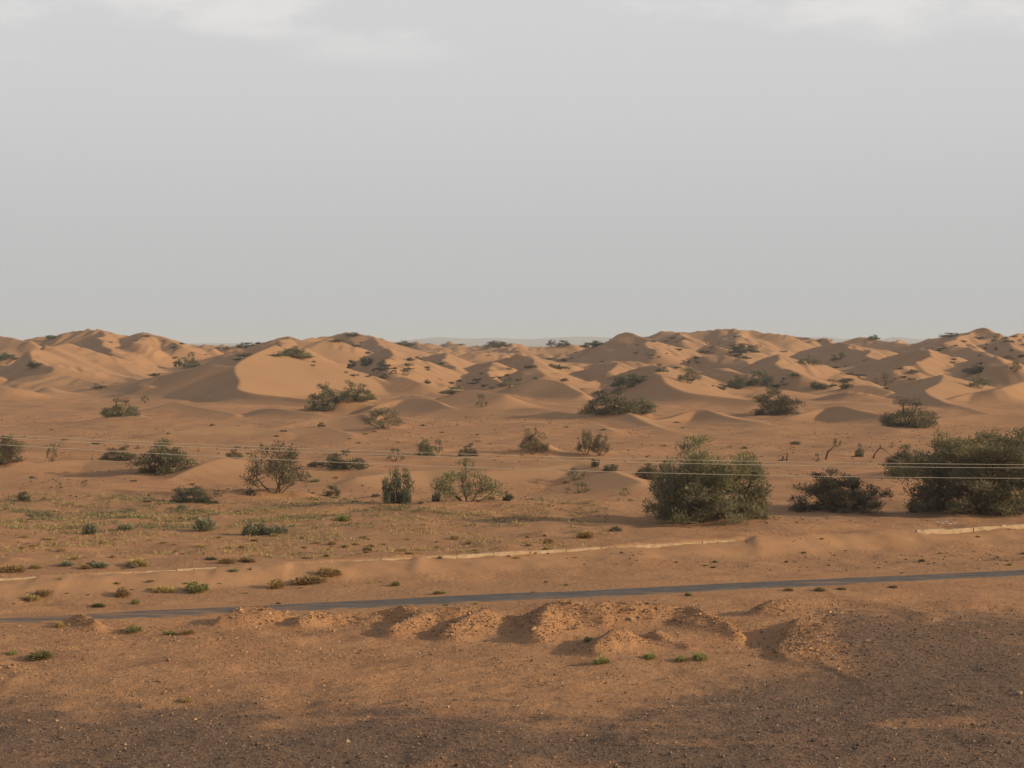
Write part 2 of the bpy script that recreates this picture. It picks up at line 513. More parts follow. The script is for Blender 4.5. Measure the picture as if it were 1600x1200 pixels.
# wind-heaped mounds under the larger shrubs: photo x, photo y of the foot, width m, height m
MOUNDS = [(540, 648, 10.5, 3.0), (597, 672, 5.5, 1.3), (188, 656, 7, .5), (965, 655, 11, 1.6), (1213, 652, 8, 1.2), (1420, 670, 8, .8),
          (255, 744, 5.5, .8), (432, 782, 5, .5), (730, 788, 5.5, .55), (843, 718, 4.2, 1.1), (925, 717, 5, .5), (1112, 828, 9.0, .55),
          (1075, 826, 3.0, .35), (1312, 803, 5, .2), (1530, 806, 10, .3), (1445, 748, 6, 1.3), (620, 789, 2.5, .2), (15, 728, 4, .6), (540, 737, 4, .3), (910, 848, 2, .25),
          (850, 852, 2.2, .3), (300, 787, 4, .2), (1015, 752, 2.2, .3), (680, 716, 3, .3), (20, 896, 1.6, .2), (150, 889, 1.5, .15), (222, 885, 1.6, .15)]

WALL_K = 0.495


# how much of the wall's face stands clear of the drifted sand, read along the wall
_e = [(-400, .1), (0, .07), (45, .07), (62, -.01), (108, -.01), (120, .06), (330, .06), (342, -.01), (450, -.01), (462, .10), (640, .15), (655, .02), (672, .07),
      (800, .12), (1000, .17), (1165, .20), (1180, .0), (1430, .0), (1447, .08), (1600, .13), (2000, .13)]
EXPO_X, EXPO_E = [], []
for _p, _v in _e:
    _t = (_p - 800.0) / F
    EXPO_X.append(_t * (85.2 + WALL_K * 22.8) / (1 - WALL_K * _t)); EXPO_E.append(_v)


def wall_n(x, y):
    return (y - (85.2 + WALL_K * (x + 22.8))) / math.sqrt(1 + WALL_K ** 2)


ROAD_K = 0.365
ROAD_W = 1.65


def road_n(x, y):
    return (y - (83.25 + ROAD_K * x)) / math.sqrt(1 + ROAD_K ** 2)


# grid: rows follow the distance, columns fan out from a point 80 m behind the viewer
ys = list(np.linspace(-70, 40, 14)) + [44.0]
while ys[-1] < 1400:
    ys.append(ys[-1] + max(0.17, 0.0030 * ys[-1]))
while ys[-1] < 22000:
    ys.append(ys[-1] * 1.06)
ys = np.array(ys)
tf = np.linspace(-0.285, 0.285, 640)
ts = 0.285 + np.cumsum(0.004 * 1.09 ** np.arange(36))
tt = np.concatenate([-ts[::-1], tf, ts])
XX = (ys[:, None] + 80.0) * tt[None, :]
YY = np.repeat(ys[:, None], len(tt), 1)


def base_height(x, y):
    z = np.interp(y, [0, 300, 400, 520, 650, 850, 1200, 30000], [0, 0, 0.4, 2.5, 5.2, 7.4, 8.0, 8.0])
    # bank up to the low wall, sand level with its top behind
    n = wall_n(x, y)
    ex = np.interp(x, EXPO_X, EXPO_E) + 0.05 * fbm(x / 1.6, y / 0.9, 15, 2)
    z = z + (0.58 - ex) * sstep(-4.4 - 1.5 * vnoise(x / 9, y / 4, 16), -0.3, n) ** 1.2 * (1 - sstep(0.0, 0.3, n))
    z = z + 0.56 * sstep(-0.02, 0.3, n) * (1 - 0.5 * sstep(3, 16, n))
    # plain relief
    a = sstep(86, 130, y) * (1 - sstep(400, 900, y))
    z = z + a * (0.42 * fbm(x / 24, y / 24, 3, 4) + 0.15 * fbm(x / 5, y / 5, 9, 3))
    far = sstep(320, 600, y)
    z = z + far * 1.3 * fbm(x / 45, y / 45, 21, 3)
    near = 1 - sstep(78, 90, y)
    rn = np.abs(road_n(x, y))
    flat = sstep(1.3, 3.2, rn)
    z = z + near * flat * (0.12 * fbm(x / 9, y / 9, 31, 3) + 0.07 * fbm(x / 1.7, y / 1.7, 35, 3))
    mid = sstep(80, 90, y) * (1 - sstep(110, 160, y)) * flat
    z = z + mid * (0.10 * fbm(x / 3.0, y / 3.0, 41, 3))
    z = z * np.where(y < 140, np.minimum(1, 0.02 + flat), 1)
    # the rise the picture is taken from
    hill = 9.4 * sstep(44, 2, y) if False else 9.4 * (1 - sstep(2, 44, y))
    return z + hill


def build_terrain():
    Z = base_height(XX, YY)
    base = Z.copy()
    wob = 0.0045
    WX = XX + YY * wob * fbm(XX / 26, YY / 26, 51, 2) * sstep(100, 200, YY)
    WY = YY + YY * wob * fbm(XX / 26, YY / 26, 57, 2) * sstep(100, 200, YY)
    dn = np.full_like(Z, -99.0)      # dune surface
    rubble = np.zeros_like(Z)
    ridges = []
    for pts, sl, sr in RIDGES:
        mp = np.mean([q[1] for q in pts]); md = np.mean([q[2] for q in pts])
        kd = 0.91 if (mp > 612 and md > 230) else 1.0
        if 135 < md < 175:
            kd = 0.975; sl += 3; sr += 3
        if md < 84:
            kd = 0.993 if pts[0][0] > 1150 else 0.990 if pts[0][0] < 460 else 0.980
        if md > 230:
            sl = sl + 4 if sl < 17 else sl; sr = sr + 3 if sr < 17 else sr
        ridges.append((catmull([P(q[0], q[1], q[2] * kd) for q in pts]), sl, sr, False))
    # fillers between and behind the ones read off the picture
    r2 = random.Random(5)
    allpts = np.vstack([r[0] for r in ridges])
    tries = 0; n = 0
    while n < 340 and tries < 16000:
        tries += 1
        y = 365 + 920 * r2.random() ** 1.3
        x = r2.uniform(-0.30, 0.30) * (y + 60)
        dmin = np.min(np.hypot(allpts[:, 0] - x, (allpts[:, 1] - y) * 0.7))
        if dmin < 3.5 + 0.007 * y:
            continue
        zb = float(base_height(np.array([x]), np.array([y]))[0])
        top = min(zb + r2.uniform(0.8, 2.7) * (0.45 + y / 800), CAM_H + (r2.uniform(-4, 10)) * y / F)
        if top < zb + 0.6:
            continue
        L = r2.uniform(5, 14) * (0.5 + y / 900)
        a = r2.uniform(-0.5, 0.5) - 0.25
        cur = r2.uniform(-0.25, 0.35) * L
        pts = []
        for t in (-1, -0.45, 0, 0.5, 1):
            px = x + L * t * math.cos(a) + cur * (t * t) * math.sin(a)
            py = y + L * t * math.sin(a) - cur * (t * t) * math.cos(a)
            pts.append((px, py, zb - 0.3 + (top - zb + 0.3) * (1 - abs(t - 0.05) ** 1.6)))
        ridges.append((catmull(pts), r2.uniform(14, 20), r2.uniform(20, 31), True))
        allpts = np.vstack([allpts, ridges[-1][0]])
        n += 1
    for pts, sl, sr, fill in ridges:
        near = pts[:, 1].max() < 84
        tl, tr = math.tan(math.radians(sl)), math.tan(math.radians(sr))
        tmin = min(tl, tr)
        rnd = 0.04 if near else 0.08
        for i in range(len(pts) - 1):
            a, b = pts[i], pts[i + 1]
            reach = max(a[2], b[2]) / tmin * 1.05 + 2
            if not near:
                reach = min(reach, 75)
            r0, r1 = np.searchsorted(ys, [min(a[1], b[1]) - reach, max(a[1], b[1]) + reach])
            ym = max(30, min(a[1], b[1]) - reach) + 80
            yM = max(a[1], b[1]) + reach + 80
            tx = [q / w for q in (min(a[0], b[0]) - reach, max(a[0], b[0]) + reach) for w in (ym, yM)]
            c0, c1 = np.searchsorted(tt, [min(tx), max(tx)])
            if r1 <= r0 or c1 <= c0:
                continue
            x = WX[r0:r1, c0:c1]; y = WY[r0:r1, c0:c1]
            if near:
                x = XX[r0:r1, c0:c1]; y = YY[r0:r1, c0:c1]
            ab = b[:2] - a[:2]
            l2 = ab @ ab + 1e-9
            t = np.clip(((x - a[0]) * ab[0] + (y - a[1]) * ab[1]) / l2, 0, 1)
            dx = x - (a[0] + t * ab[0]); dy = y - (a[1] + t * ab[1])
            dist = np.sqrt(dx * dx + dy * dy)
            side = (ab[0] * dy - ab[1] * dx) / (math.sqrt(l2) * np.maximum(dist, 1e-4))
            w = np.clip(0.5 + 0.9 * side, 0, 1)
            slope = tr + (tl - tr) * w
            zc = a[2] + (b[2] - a[2]) * t
            z = zc - slope * (np.sqrt(dist * dist + rnd * rnd) - rnd)
            cur = dn[r0:r1, c0:c1]
            # gentle toe between neighbouring crests of different dunes is left to the final smooth max
            np.maximum(cur, z, out=cur)
    # smaller dunes riding on the large ones: gentle rise from the right, slip face to the left
    def small(lam, ang, warp, sd):
        ph = (XX * math.cos(ang) + YY * math.sin(ang)) / lam + warp * fbm(XX / (lam * 2.6), YY / (lam * 2.6), sd, 2)
        t = ph - np.floor(ph)
        pr = np.where(t > 0.27, (1 - t) / 0.73, t / 0.27)
        return pr * sstep(-0.1, 0.7, fbm(XX / (lam * 1.7), YY / (lam * 2.2), sd + 7, 2))
    zone = sstep(370, 450, YY) * (1 - sstep(1200, 1400, YY))
    bigx = (P(480, 580, 380)[0], 380)
    zone = zone * (1 - 0.92 * np.exp(-(((XX - bigx[0]) / 24) ** 2 + ((YY - bigx[1]) / 42) ** 2) ** 1.5))
    extra = zone * (2.0 * small(17, 0.35, 1.1, 201) + 1.1 * small(9.5, -0.15, 1.0, 221) + 0.6 * small(5.6, 0.1, 0.9, 241)) - zone * 0.7
    extra = extra * (0.7 + 0.5 * sstep(400, 900, YY))
    base = base + np.maximum(extra, 0) * 0.7
    dn = dn + extra * 0.75
    k = np.where(YY < 86, 0.12, np.where(YY < 200, 0.5, 1.1))
    Zd = smax(base, dn, k)
    up = Zd - base
    nearm = (YY < 84)
    # rough rubble surface on the heaps
    ru = sstep(0.03, 0.25, up) * nearm * (0.2 + 0.8 * sstep(-1.5, 1.5, 12.0 - XX))
    Zd = Zd + ru * (0.06 * fbm(XX / 0.7, YY / 0.7, 71, 3) + 0.12 * fbm(XX / 2.6, YY / 2.6, 75, 2))
    # scooped hollows among the heaps
    for px, py, wm, dm, hm in ((1175, 1000, 3.6, 5.0, -0.45), (590, 966, 2.4, 3.2, -0.35), (815, 968, 1.6, 3.0, -0.25), (1005, 1004, 1.0, 1.6, -0.25)):
        c = P(px, py, CAM_H * F / (py - 540.0))
        Zd += hm * np.exp(-(((XX - c[0]) / (wm * 0.5)) ** 2 + ((YY - c[1]) / (dm * 0.5)) ** 2))
    # shrub mounds
    for px, py, wm, hm in MOUNDS:
        d = CAM_H * F / (py - 540.0)
        c = P(px, py, d)
        r0, r1 = np.searchsorted(ys, [c[1] - 2 * wm, c[1] + 2 * wm])
        x = XX[r0:r1]; y = YY[r0:r1]
        q = ((x - c[0]) / (wm * 0.5)) ** 2 + ((y - c[1] - wm * 0.3) / (wm * 0.42)) ** 2
        q = q * (1 + 0.35 * fbm(x / (wm * .3), y / (wm * .3), int(px), 2))
        Zd[r0:r1] += hm * np.exp(-q * 1.3)
        up[r0:r1] = np.maximum(up[r0:r1], 0.0)
    return Zd, up, ru, base


ZZ, UP, RUB, BASE = build_terrain()


def ground_z(x, y):
    x = np.asarray(x, float); y = np.asarray(y, float)
    r = np.clip(np.searchsorted(ys, y) - 1, 0, len(ys) - 2)
    fy = (y - ys[r]) / (ys[r + 1] - ys[r])
    t = x / (y + 80.0)
    c = np.clip(np.searchsorted(tt, t) - 1, 0, len(tt) - 2)
    fx = np.clip((t - tt[c]) / (tt[c + 1] - tt[c]), 0, 1)
    fy = np.clip(fy, 0, 1)
    return (ZZ[r, c] * (1 - fx) + ZZ[r, c + 1] * fx) * (1 - fy) + (ZZ[r + 1, c] * (1 - fx) + ZZ[r + 1, c + 1] * fx) * fy


def hit(px, py):
    """where the line of sight through a photograph position meets the ground"""
    r = pix_dir(px, py)
    d = np.exp(np.linspace(math.log(46), math.log(1600), 6000))
    x = r[0] / r[1] * d; z = CAM_H + r[2] / r[1] * d
    g = ground_z(x, d)
    below = np.nonzero(z <= g)[0]
    i = below[0] if len(below) else int(np.argmin(z - g))
    return np.array([x[i], d[i], g[i]])


# surface kinds: r dark gravel, g clean wind-blown sand, b broken earth, a ripples
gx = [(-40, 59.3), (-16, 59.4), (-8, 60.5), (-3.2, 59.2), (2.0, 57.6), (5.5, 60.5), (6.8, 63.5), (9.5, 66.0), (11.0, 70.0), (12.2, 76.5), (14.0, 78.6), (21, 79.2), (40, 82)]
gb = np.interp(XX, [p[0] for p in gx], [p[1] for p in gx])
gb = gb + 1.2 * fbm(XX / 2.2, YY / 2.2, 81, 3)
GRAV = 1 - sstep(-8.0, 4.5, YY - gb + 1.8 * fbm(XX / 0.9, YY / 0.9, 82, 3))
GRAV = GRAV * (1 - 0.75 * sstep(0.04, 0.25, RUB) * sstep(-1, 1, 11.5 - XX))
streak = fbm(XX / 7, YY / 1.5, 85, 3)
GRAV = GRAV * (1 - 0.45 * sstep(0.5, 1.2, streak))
DUNE = sstep(0.15, 0.7, UP) * (YY > 120)
DUNE = np.maximum(DUNE, sstep(330, 450, YY) * 0.7)
bank = sstep(-4.5, -2.5, wall_n(XX, YY)) * (1 - sstep(-0.5, 1.0, wall_n(XX, YY))) * 0.75
DUNE = np.maximum(DUNE, bank)
RIP = sstep(0.2, 0.8, UP) * sstep(120, 140, YY) * (1 - sstep(200, 260, YY)) * sstep(-0.5, 0.1, fbm(XX / 14, YY / 14, 91, 2) + 0.2)
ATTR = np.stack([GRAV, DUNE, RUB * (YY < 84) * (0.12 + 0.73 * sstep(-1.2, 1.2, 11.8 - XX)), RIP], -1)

# vertex normals from the height field so that the two sheets below meet without a seam
dZr = np.gradient(ZZ, axis=0); dYr = np.gradient(YY, axis=0); dXr = np.gradient(XX, axis=0)
dZc = np.gradient(ZZ, axis=1); dXc = np.gradient(XX, axis=1)
NRM = np.stack([-(dZc * dYr), -(dXc * dZr - dZc * dXr), dXc * dYr], -1)
NRM /= np.linalg.norm(NRM, axis=-1, keepdims=True)

nr, nc = ZZ.shape
idx = np.arange(nr * nc).reshape(nr, nc)
quads = np.stack([idx[:-1, :-1], idx[:-1, 1:], idx[1:, 1:], idx[1:, :-1]], -1).reshape(-1, 4)
VERT = np.stack([XX, YY, ZZ], -1).reshape(-1, 3)
fup = UP.reshape(-1)[quads].mean(1)
fy_ = YY.reshape(-1)[quads].mean(1)
is_dune = ((fup > 0.35) & (fy_ > 232)) | ((fy_ > 430) & (fy_ < 1500))


def sheet(name, sel):
    q = quads[sel]
    used, inv = np.unique(q, return_inverse=True)
    q = inv.reshape(-1, 4)
    me = mesh_np(name, VERT[used], q, M['ground'], True, ATTR.reshape(-1, 4)[used])
    me.normals_split_custom_set_from_vertices(NRM.reshape(-1, 3)[used].astype(np.float32).tolist())
    return new_obj(name, me)


tag(sheet('ground', ~is_dune), kind='structure')
tag(sheet('sand_dunes', is_dune), kind='structure')


# far hills on the horizon
def far_hills():
    n, m = 260, 14
    vv = []; ff = []
    ang = np.linspace(-0.42, 0.42, n)
    for j in range(m):
        d = 8200 + j * 260
        x = ang * d
        s = math.sin(math.pi * j / (m - 1)) ** 0.6
        px = 800 + ang * F
        prof = np.interp(px, [-400, 0, 60, 280, 420, 620, 650, 690, 760, 830, 870, 900, 960, 1230, 1290, 1330, 1380, 1400, 1425, 1480, 1600, 2000],
                         [2, 6, 9, 5, 5, 8, 13, 15.5, 14.5, 13, 16.5, 17.5, 15, 17, 16, 13, 12, 18, 15, 8, 10, 4])
        z = 8 + prof * 9200 / F * (0.88 + 0.10 * fbm(px / 46, np.full_like(px, j * 0.6), 5, 3)) * s
        vv.append(np.stack([x, np.full_like(x, d), z if j not in (0, m - 1) else np.full_like(z, 6.0)], -1))
    vv = np.concatenate(vv)
    ii = np.arange(n * m).reshape(m, n)
    ff = np.stack([ii[:-1, :-1], ii[:-1, 1:], ii[1:, 1:], ii[1:, :-1]], -1).reshape(-1, 4)
    tag(new_obj('distant_hills', mesh_np('distant_hills', vv, ff, M['hills'], True)), kind='structure')


far_hills()


# ------------------------------------------------------------------ road
def road():
    xs = np.arange(-60, 75, 0.6)
    ux, uy = 1 / math.sqrt(1 + ROAD_K ** 2), ROAD_K / math.sqrt(1 + ROAD_K ** 2)
    nx, ny = -uy, ux
    prof = [(-0.5, -0.05), (-0.497, 0.05), (0, 0.075), (0.497, 0.05), (0.5, -0.05)]
    vv = []
    for i, x in enumerate(xs):
        y = 83.25 + ROAD_K * x
        e0 = 0.20 * fbm(np.array([x / 3.5]), np.array([0.0]), 3, 3)[0]
        e1 = 0.20 * fbm(np.array([x / 3.5]), np.array([9.0]), 4, 3)[0]
        for s, z in prof:
            w = s * ROAD_W + (e0 if s < 0 else e1 if s > 0 else 0)
            vv.append((x + nx * w, y + ny * w, z))
    k = len(prof)
    ff = [(i * k + j, (i + 1) * k + j, (i + 1) * k + j + 1, i * k + j + 1) for i in range(len(xs) - 1) for j in range(k - 1)]
    o = new_obj('road', mesh_np('road', vv, ff, M['asphalt']))
    tag(o, kind='structure')


road()


# ------------------------------------------------------------------ low concrete wall, panel by panel
def box_mesh(name, sx, sy, sz, mat, bev=0.02):
    import bmesh
    bm = bmesh.new()
    bmesh.ops.create_cube(bm, size=1)
    for v in bm.verts:
        v.co = Vector((v.co.x * sx, v.co.y * sy, v.co.z * sz))
    bmesh.ops.bevel(bm, geom=list(bm.edges), offset=bev, segments=1, affect='EDGES')
    me = bpy.data.meshes.new(name)
    bm.to_mesh(me); bm.free()
    me.materials.append(mat)
    return me


def wall(x0, x1, label):
    root = bpy.data.objects.new('low_concrete_wall', None)
    C.objects.link(root)
    u = 1 / math.sqrt(1 + WALL_K ** 2)
    y0 = 85.2 + WALL_K * (x0 + 22.8)
    root.location = (x0, y0, 0)
    root.rotation_euler = (0, 0, math.atan(WALL_K))
    tag(root, label, 'wall')
    L = (x1 - x0) / u
    PL = 2.05
    import bmesh
    variants = []
    pr = random.Random(8)
    for k in range(5):
        bm = bmesh.new()
        bmesh.ops.create_cube(bm, size=1)
        for v in bm.verts:
            v.co = Vector((v.co.x * (PL - 0.04), v.co.y * 0.16, v.co.z))
        long_e = [e for e in bm.edges if abs(e.verts[0].co.x - e.verts[1].co.x) > 1]
        bmesh.ops.subdivide_edges(bm, edges=long_e, cuts=7, use_grid_fill=True)
        for v in bm.verts:
            if v.co.z > 0.4:
                v.co.z -= abs(pr.gauss(0, 0.022)) + (0.07 if pr.random() < 0.08 else 0)
                v.co.y += pr.gauss(0, 0.008)
        me = bpy.data.meshes.new('panel')
        bm.to_mesh(me); bm.free()
        me.materials.append(M['concrete'])
        variants.append(me)
    n = int(L / PL)
    rr = random.Random(3)
    for i in range(n):
        s = PL * (i + 0.5)
        wx = x0 + s * u
        if np.interp(wx, EXPO_X, EXPO_E) < 0.015:
            continue            # wholly under the drifted sand
        o = new_obj('panel', rr.choice(variants), None, root)
        top = 0.585 + rr.uniform(-0.035, 0.025)
        o.location = (s, rr.uniform(-0.02, 0.02), top - 0.5)
        o.rotation_euler = (rr.uniform(-0.05, 0.05), rr.uniform(-0.016, 0.016), rr.uniform(-0.015, 0.015))


wall(-34, 13.2, 'long low pale concrete wall half buried in sand beyond the road, left and centre')
wall(22.8, 44, 'short stretch of pale low concrete wall in front of the trees at right edge')


# ------------------------------------------------------------------ overhead wires
def tube_arrays(pts, radii, sides=5):
    pts = np.asarray(pts, float)
    n = len(pts)
    tan = np.gradient(pts, axis=0)
    tan /= np.linalg.norm(tan, axis=1, keepdims=True) + 1e-9
    ref = np.array([0.31, 0.95, 0.1]) if abs(tan[:, 2]).mean() > 0.6 else np.array([0, 0, 1.0])
    a = np.cross(tan, ref); a /= np.linalg.norm(a, axis=1, keepdims=True) + 1e-9
    b = np.cross(tan, a)
    th = np.arange(sides) * 2 * math.pi / sides
    ring = np.cos(th)[None, :, None] * a[:, None] + np.sin(th)[None, :, None] * b[:, None]
    v = (pts[:, None] + ring * np.asarray(radii)[:, None, None]).reshape(-1, 3)
    i = np.arange(n * sides).reshape(n, sides)
    j = np.roll(i, -1, 1)
    f = np.stack([i[:-1], j[:-1], j[1:], i[1:]], -1).reshape(-1, 4)
    return v, f


def wires():
    names = ('uppermost of the three thin pale overhead wires crossing the plain',
             'middle of the three thin pale overhead wires crossing the plain',
             'lowest of the three thin pale overhead wires crossing the plain')
    obs = [[680.0, 697.0, 712.2, 721.5, 725.7], [684.0, 702.3, 717.3, 727.0, 731.0], [695.0, 716.3, 732.5, 743.0, 747.3]]
    dist = (63.5, 62.6, 61.7)
    for nm, ob, d in zip(names, obs, dist):
        co = np.polyfit([0, 400, 800, 1200, 1600], ob, 2)
        # the same parabola in world metres: hangs in a plane at distance d
        xs = np.linspace(-50, 60, 140)
        px = 800 + xs * F / d
        z = np.array([P(p, np.polyval(co, p), d)[2] for p in px])
        v, f = tube_arrays(np.stack([xs, np.full_like(xs, d), z], -1), np.full(len(xs), 0.0085), 6)
        o = new_obj('overhead_wire', mesh_np('overhead_wire', v, f, M['wire'], True))
        tag(o, nm, 'wire', 'overhead wires')


wires()

# ------------------------------------------------------------------ plants
def unit(v):
    return v / (np.linalg.norm(v, axis=-1, keepdims=True) + 1e-9)


def leaf_quads(c, a, l, w, g):
    """thin rhombic sprays: base c, direction a, length l, width w"""
    r = unit(np.cross(a, g.normal(size=a.shape)))
    l = l[:, None]; w = w[:, None]
    v = np.stack([c, c + a * l * 0.45 + r * w * 0.5, c + a * l, c + a * l * 0.45 - r * w * 0.5], 1).reshape(-1, 3)
    n = len(c)
    f = np.arange(4 * n).reshape(n, 4)
    return v, f


def grow(seed, boughs=14, clumps=6, leaves=60, low=0.05, bough_r=0.17, clump_r=0.085, leaf_l=0.07, leaf_w=0.022,
         stems=6, stem_r=0.022, up=0.9, shell=0.8, lean=0.0, flat_top=0.0, skirt=False, dmin=0.35, gap=0.75):
    """arrays for a shrub one unit wide and one unit tall: (stem v, f), (leaf v, f, tint)"""
    g = np.random.default_rng(seed)
    bc = []
    k = 0
    while len(bc) < boughs and k < 4000:
        k += 1
        ang = g.uniform(0, 2 * math.pi)
        r = 0.43 * g.uniform(0, 1) ** 0.55
        top = max(0.0, 1 - (r / 0.5) ** 2) ** 0.7 * g.uniform(0.66, 1.0)
        top = top * (1 - flat_top) + flat_top * g.uniform(0.75, 1.0)
        z = low + (top - low) * g.uniform(0, 1) ** shell
        if skirt and r > 0.25:
            z *= g.uniform(0.35, 1)
        p = np.array([r * math.cos(ang) + lean * z, r * math.sin(ang), max(z - bough_r * 0.6, low)])
        if bc and min(np.linalg.norm((p - q)) for q in bc) < bough_r * gap:
            continue
        if g.uniform() < 0.14 and r > 0.15:
            p = p * np.array([1.16, 1.16, 1.12])
        bc.append(p)
    bc = np.array(bc)
    cl = []; tb = []
    for b in bc:
        t = g.uniform(0.05, 0.75)
        for _ in range(clumps):
            d = unit(g.normal(size=3)) * bough_r * g.uniform(0.2, 1.0)
            d[2] *= 1.25
            q = b + d
            q[2] = max(q[2], low * 0.7 + 0.02)
            cl.append(q); tb.append(np.clip(t + g.normal() * 0.12, 0, 1))
    cl = np.array(cl); tb = np.array(tb)
    dn_ = g.uniform(dmin, 1.0, len(cl))
    tw = np.repeat(g.uniform(0, 1, len(bc)) ** 2.2, clumps)
    n = len(cl) * leaves
    ci = np.repeat(np.arange(len(cl)), leaves)
    d = unit(g.normal(size=(n, 3)))
    rr = clump_r * g.uniform(0.1, 1.0, n) ** 0.6 * g.uniform(0.7, 1.25, n)
    pos = cl[ci] + d * rr[:, None]
    pos[:, 2] = np.maximum(pos[:, 2], 0.0)
    a = unit(d * 0.7 + g.normal(size=(n, 3)) * 0.45 + np.array([0, 0, up]))
    v, f = leaf_quads(pos, a, leaf_l * g.uniform(0.6, 1.35, n), leaf_w * g.uniform(0.7, 1.4, n), g)
    zt = np.percentile(v[:, 2], 99.7); wx = np.percentile(np.abs(v[:, :2]), 99)
    nrm_s = np.array([0.5 / wx, 0.5 / wx, 1.0 / zt])
    tint = np.clip(tb[ci] + g.normal(size=n) * 0.16, 0, 1)
    tint = np.repeat(tint, 4)
    warm = np.repeat(np.clip(tw[ci] + g.normal(size=n) * 0.10, 0, 1), 4)
    col = np.stack([tint, warm, tint, np.ones_like(tint)], -1)
    keep = g.uniform(size=n) < dn_[ci]
    v = v.reshape(n, 4, 3)[keep].reshape(-1, 3); col = col.reshape(n, 4, 4)[keep].reshape(-1, 4)
    f = np.arange(len(v)).reshape(-1, 4)
    # stems: from a small foot to boughs, then twigs to clumps
    sv = []; sf = []; off = 0
    order = g.permutation(len(bc))
    spts = []
    for i in range(min(len(bc), max(stems, 1) * 3)):
        b = bc[order[i]]
        main = i < stems
        if main or not spts:
            foot = np.array([g.normal() * 0.03, g.normal() * 0.03, -0.04])
            rad0 = stem_r * g.uniform(0.7, 1.2)
        else:
            cand = np.array(spts)
            cost = np.linalg.norm(cand - b, axis=1) + 3.0 * np.maximum(cand[:, 2] - b[2] + 0.05, 0)
            foot = cand[int(np.argmin(cost))]
            rad0 = stem_r * 0.5
        mid = (foot + b) / 2 + np.array([b[0] - foot[0], b[1] - foot[1], 0]) * g.uniform(0.0, 0.25) + g.normal(size=3) * 0.03
        t = np.linspace(0, 1, 7)[:, None]
        pts = (1 - t) ** 2 * foot + 2 * t * (1 - t) * mid + t * t * b
        pts[1:-1] += g.normal(size=(5, 3)) * 0.009
        spts += [p for p in pts[2:6]]
        tv, tff = tube_arrays(pts, np.linspace(rad0, rad0 * 0.35, 7), 5)
        sv.append(tv); sf.append(tff + off); off += len(tv)
    cand = np.array(spts)
    for q in cl[:: max(1, len(cl) // 60)]:
        s = cand[int(np.argmin(np.linalg.norm(cand - q, axis=1)))]
        m = (s + q) / 2 + g.normal(size=3) * 0.015
        tv, tff = tube_arrays(np.array([s, m, q]), np.array([0.35, 0.25, 0.12]) * stem_r, 4)
        sv.append(tv); sf.append(tff + off); off += len(tv)
    return (np.concatenate(sv) * nrm_s, np.concatenate(sf)), (v * nrm_s, f, col)


def cushion(seed, n=900, leaf_l=0.26, leaf_w=0.05, lobes=5, up=0.55):
    """low spiky cushion, one unit wide and one unit tall"""
    g = np.random.default_rng(seed)
    lc = np.stack([g.uniform(-0.28, 0.28, lobes), g.uniform(-0.28, 0.28, lobes), np.zeros(lobes)], -1)
    lr = g.uniform(0.16, 0.26, lobes); lh = g.uniform(0.55, 0.95, lobes)
    if lobes > 7:
        lc = lc * 1.45; lr = lr * g.uniform(0.35, 0.9, lobes); lh = lh * g.uniform(0.3, 1.0, lobes)
    li = g.integers(0, lobes, n)
    d = unit(g.normal(size=(n, 3))); d[:, 2] = np.abs(d[:, 2])
    s = g.uniform(0.45, 1, n)[:, None]
    pos = lc[li] + d * s * np.stack([lr[li], lr[li], lh[li] * 0.8], -1)
    a = unit(d * np.array([1, 1, 0.6]) + np.array([0, 0, up]) + g.normal(size=(n, 3)) * 0.3)
    v, f = leaf_quads(pos, a, leaf_l * g.uniform(0.5, 1.3, n), leaf_w * g.uniform(0.6, 1.4, n), g)
    v[:, 2] = np.maximum(v[:, 2], -0.05)
    t = np.repeat(np.clip(0.35 + 0.35 * pos[:, 2] * 0 + g.normal(size=n) * 0.25 + g.uniform(-0.2, 0.3, lobes)[li], 0, 1), 4)
    return v, f, np.stack([t, t * 0.3, t, np.ones_like(t)], -1)


PROTO = {}


def proto(kind, n, leafmat, **kw):
    out = []
    for i in range(n):
        (sv, sf), (lv, lf, lc) = grow(hash_seed(kind) + i * 17, **kw)
        out.append((mesh_np('stems', sv, sf, M['bark'], True), mesh_np('foliage', lv, lf, M[leafmat], False, lc)))
    PROTO[kind] = out


def hash_seed(s):
    return sum(ord(c) * (i + 3) for i, c in enumerate(s)) % 9973


proto('dense', 4, 'leaf', boughs=34, clumps=6, leaves=38, low=0.0, bough_r=0.12, clump_r=0.08, leaf_w=0.014, stems=6, shell=0.9)
proto('open', 4, 'leaf', boughs=30, clumps=5, leaves=36, low=0.20, bough_r=0.11, clump_r=0.075, leaf_l=0.055, leaf_w=0.011, stems=7, stem_r=0.015, shell=0.7)
proto('low', 4, 'leaf_dark', boughs=26, clumps=5, leaves=40, low=0.0, bough_r=0.13, clump_r=0.085, leaf_w=0.018, stems=6, shell=0.8)
proto('thin', 3, 'leaf', boughs=8, clumps=4, leaves=28, low=0.15, bough_r=0.14, clump_r=0.08, leaf_l=0.07, leaf_w=0.02, stems=6, stem_r=0.02, shell=0.5)
proto('upright', 2, 'leaf_dark', boughs=20, clumps=6, leaves=46, low=0.05, bough_r=0.14, clump_r=0.09, stems=5, up=0.9, stem_r=0.03)


def simple(kind, variants, leafmat, **kw):
    PROTO[kind] = []
    for i in range(variants):
        v, f, c = cushion(hash_seed(kind) + i * 13, **kw)
        PROTO[kind].append(mesh_np(kind, v, f, M[leafmat], False, c))


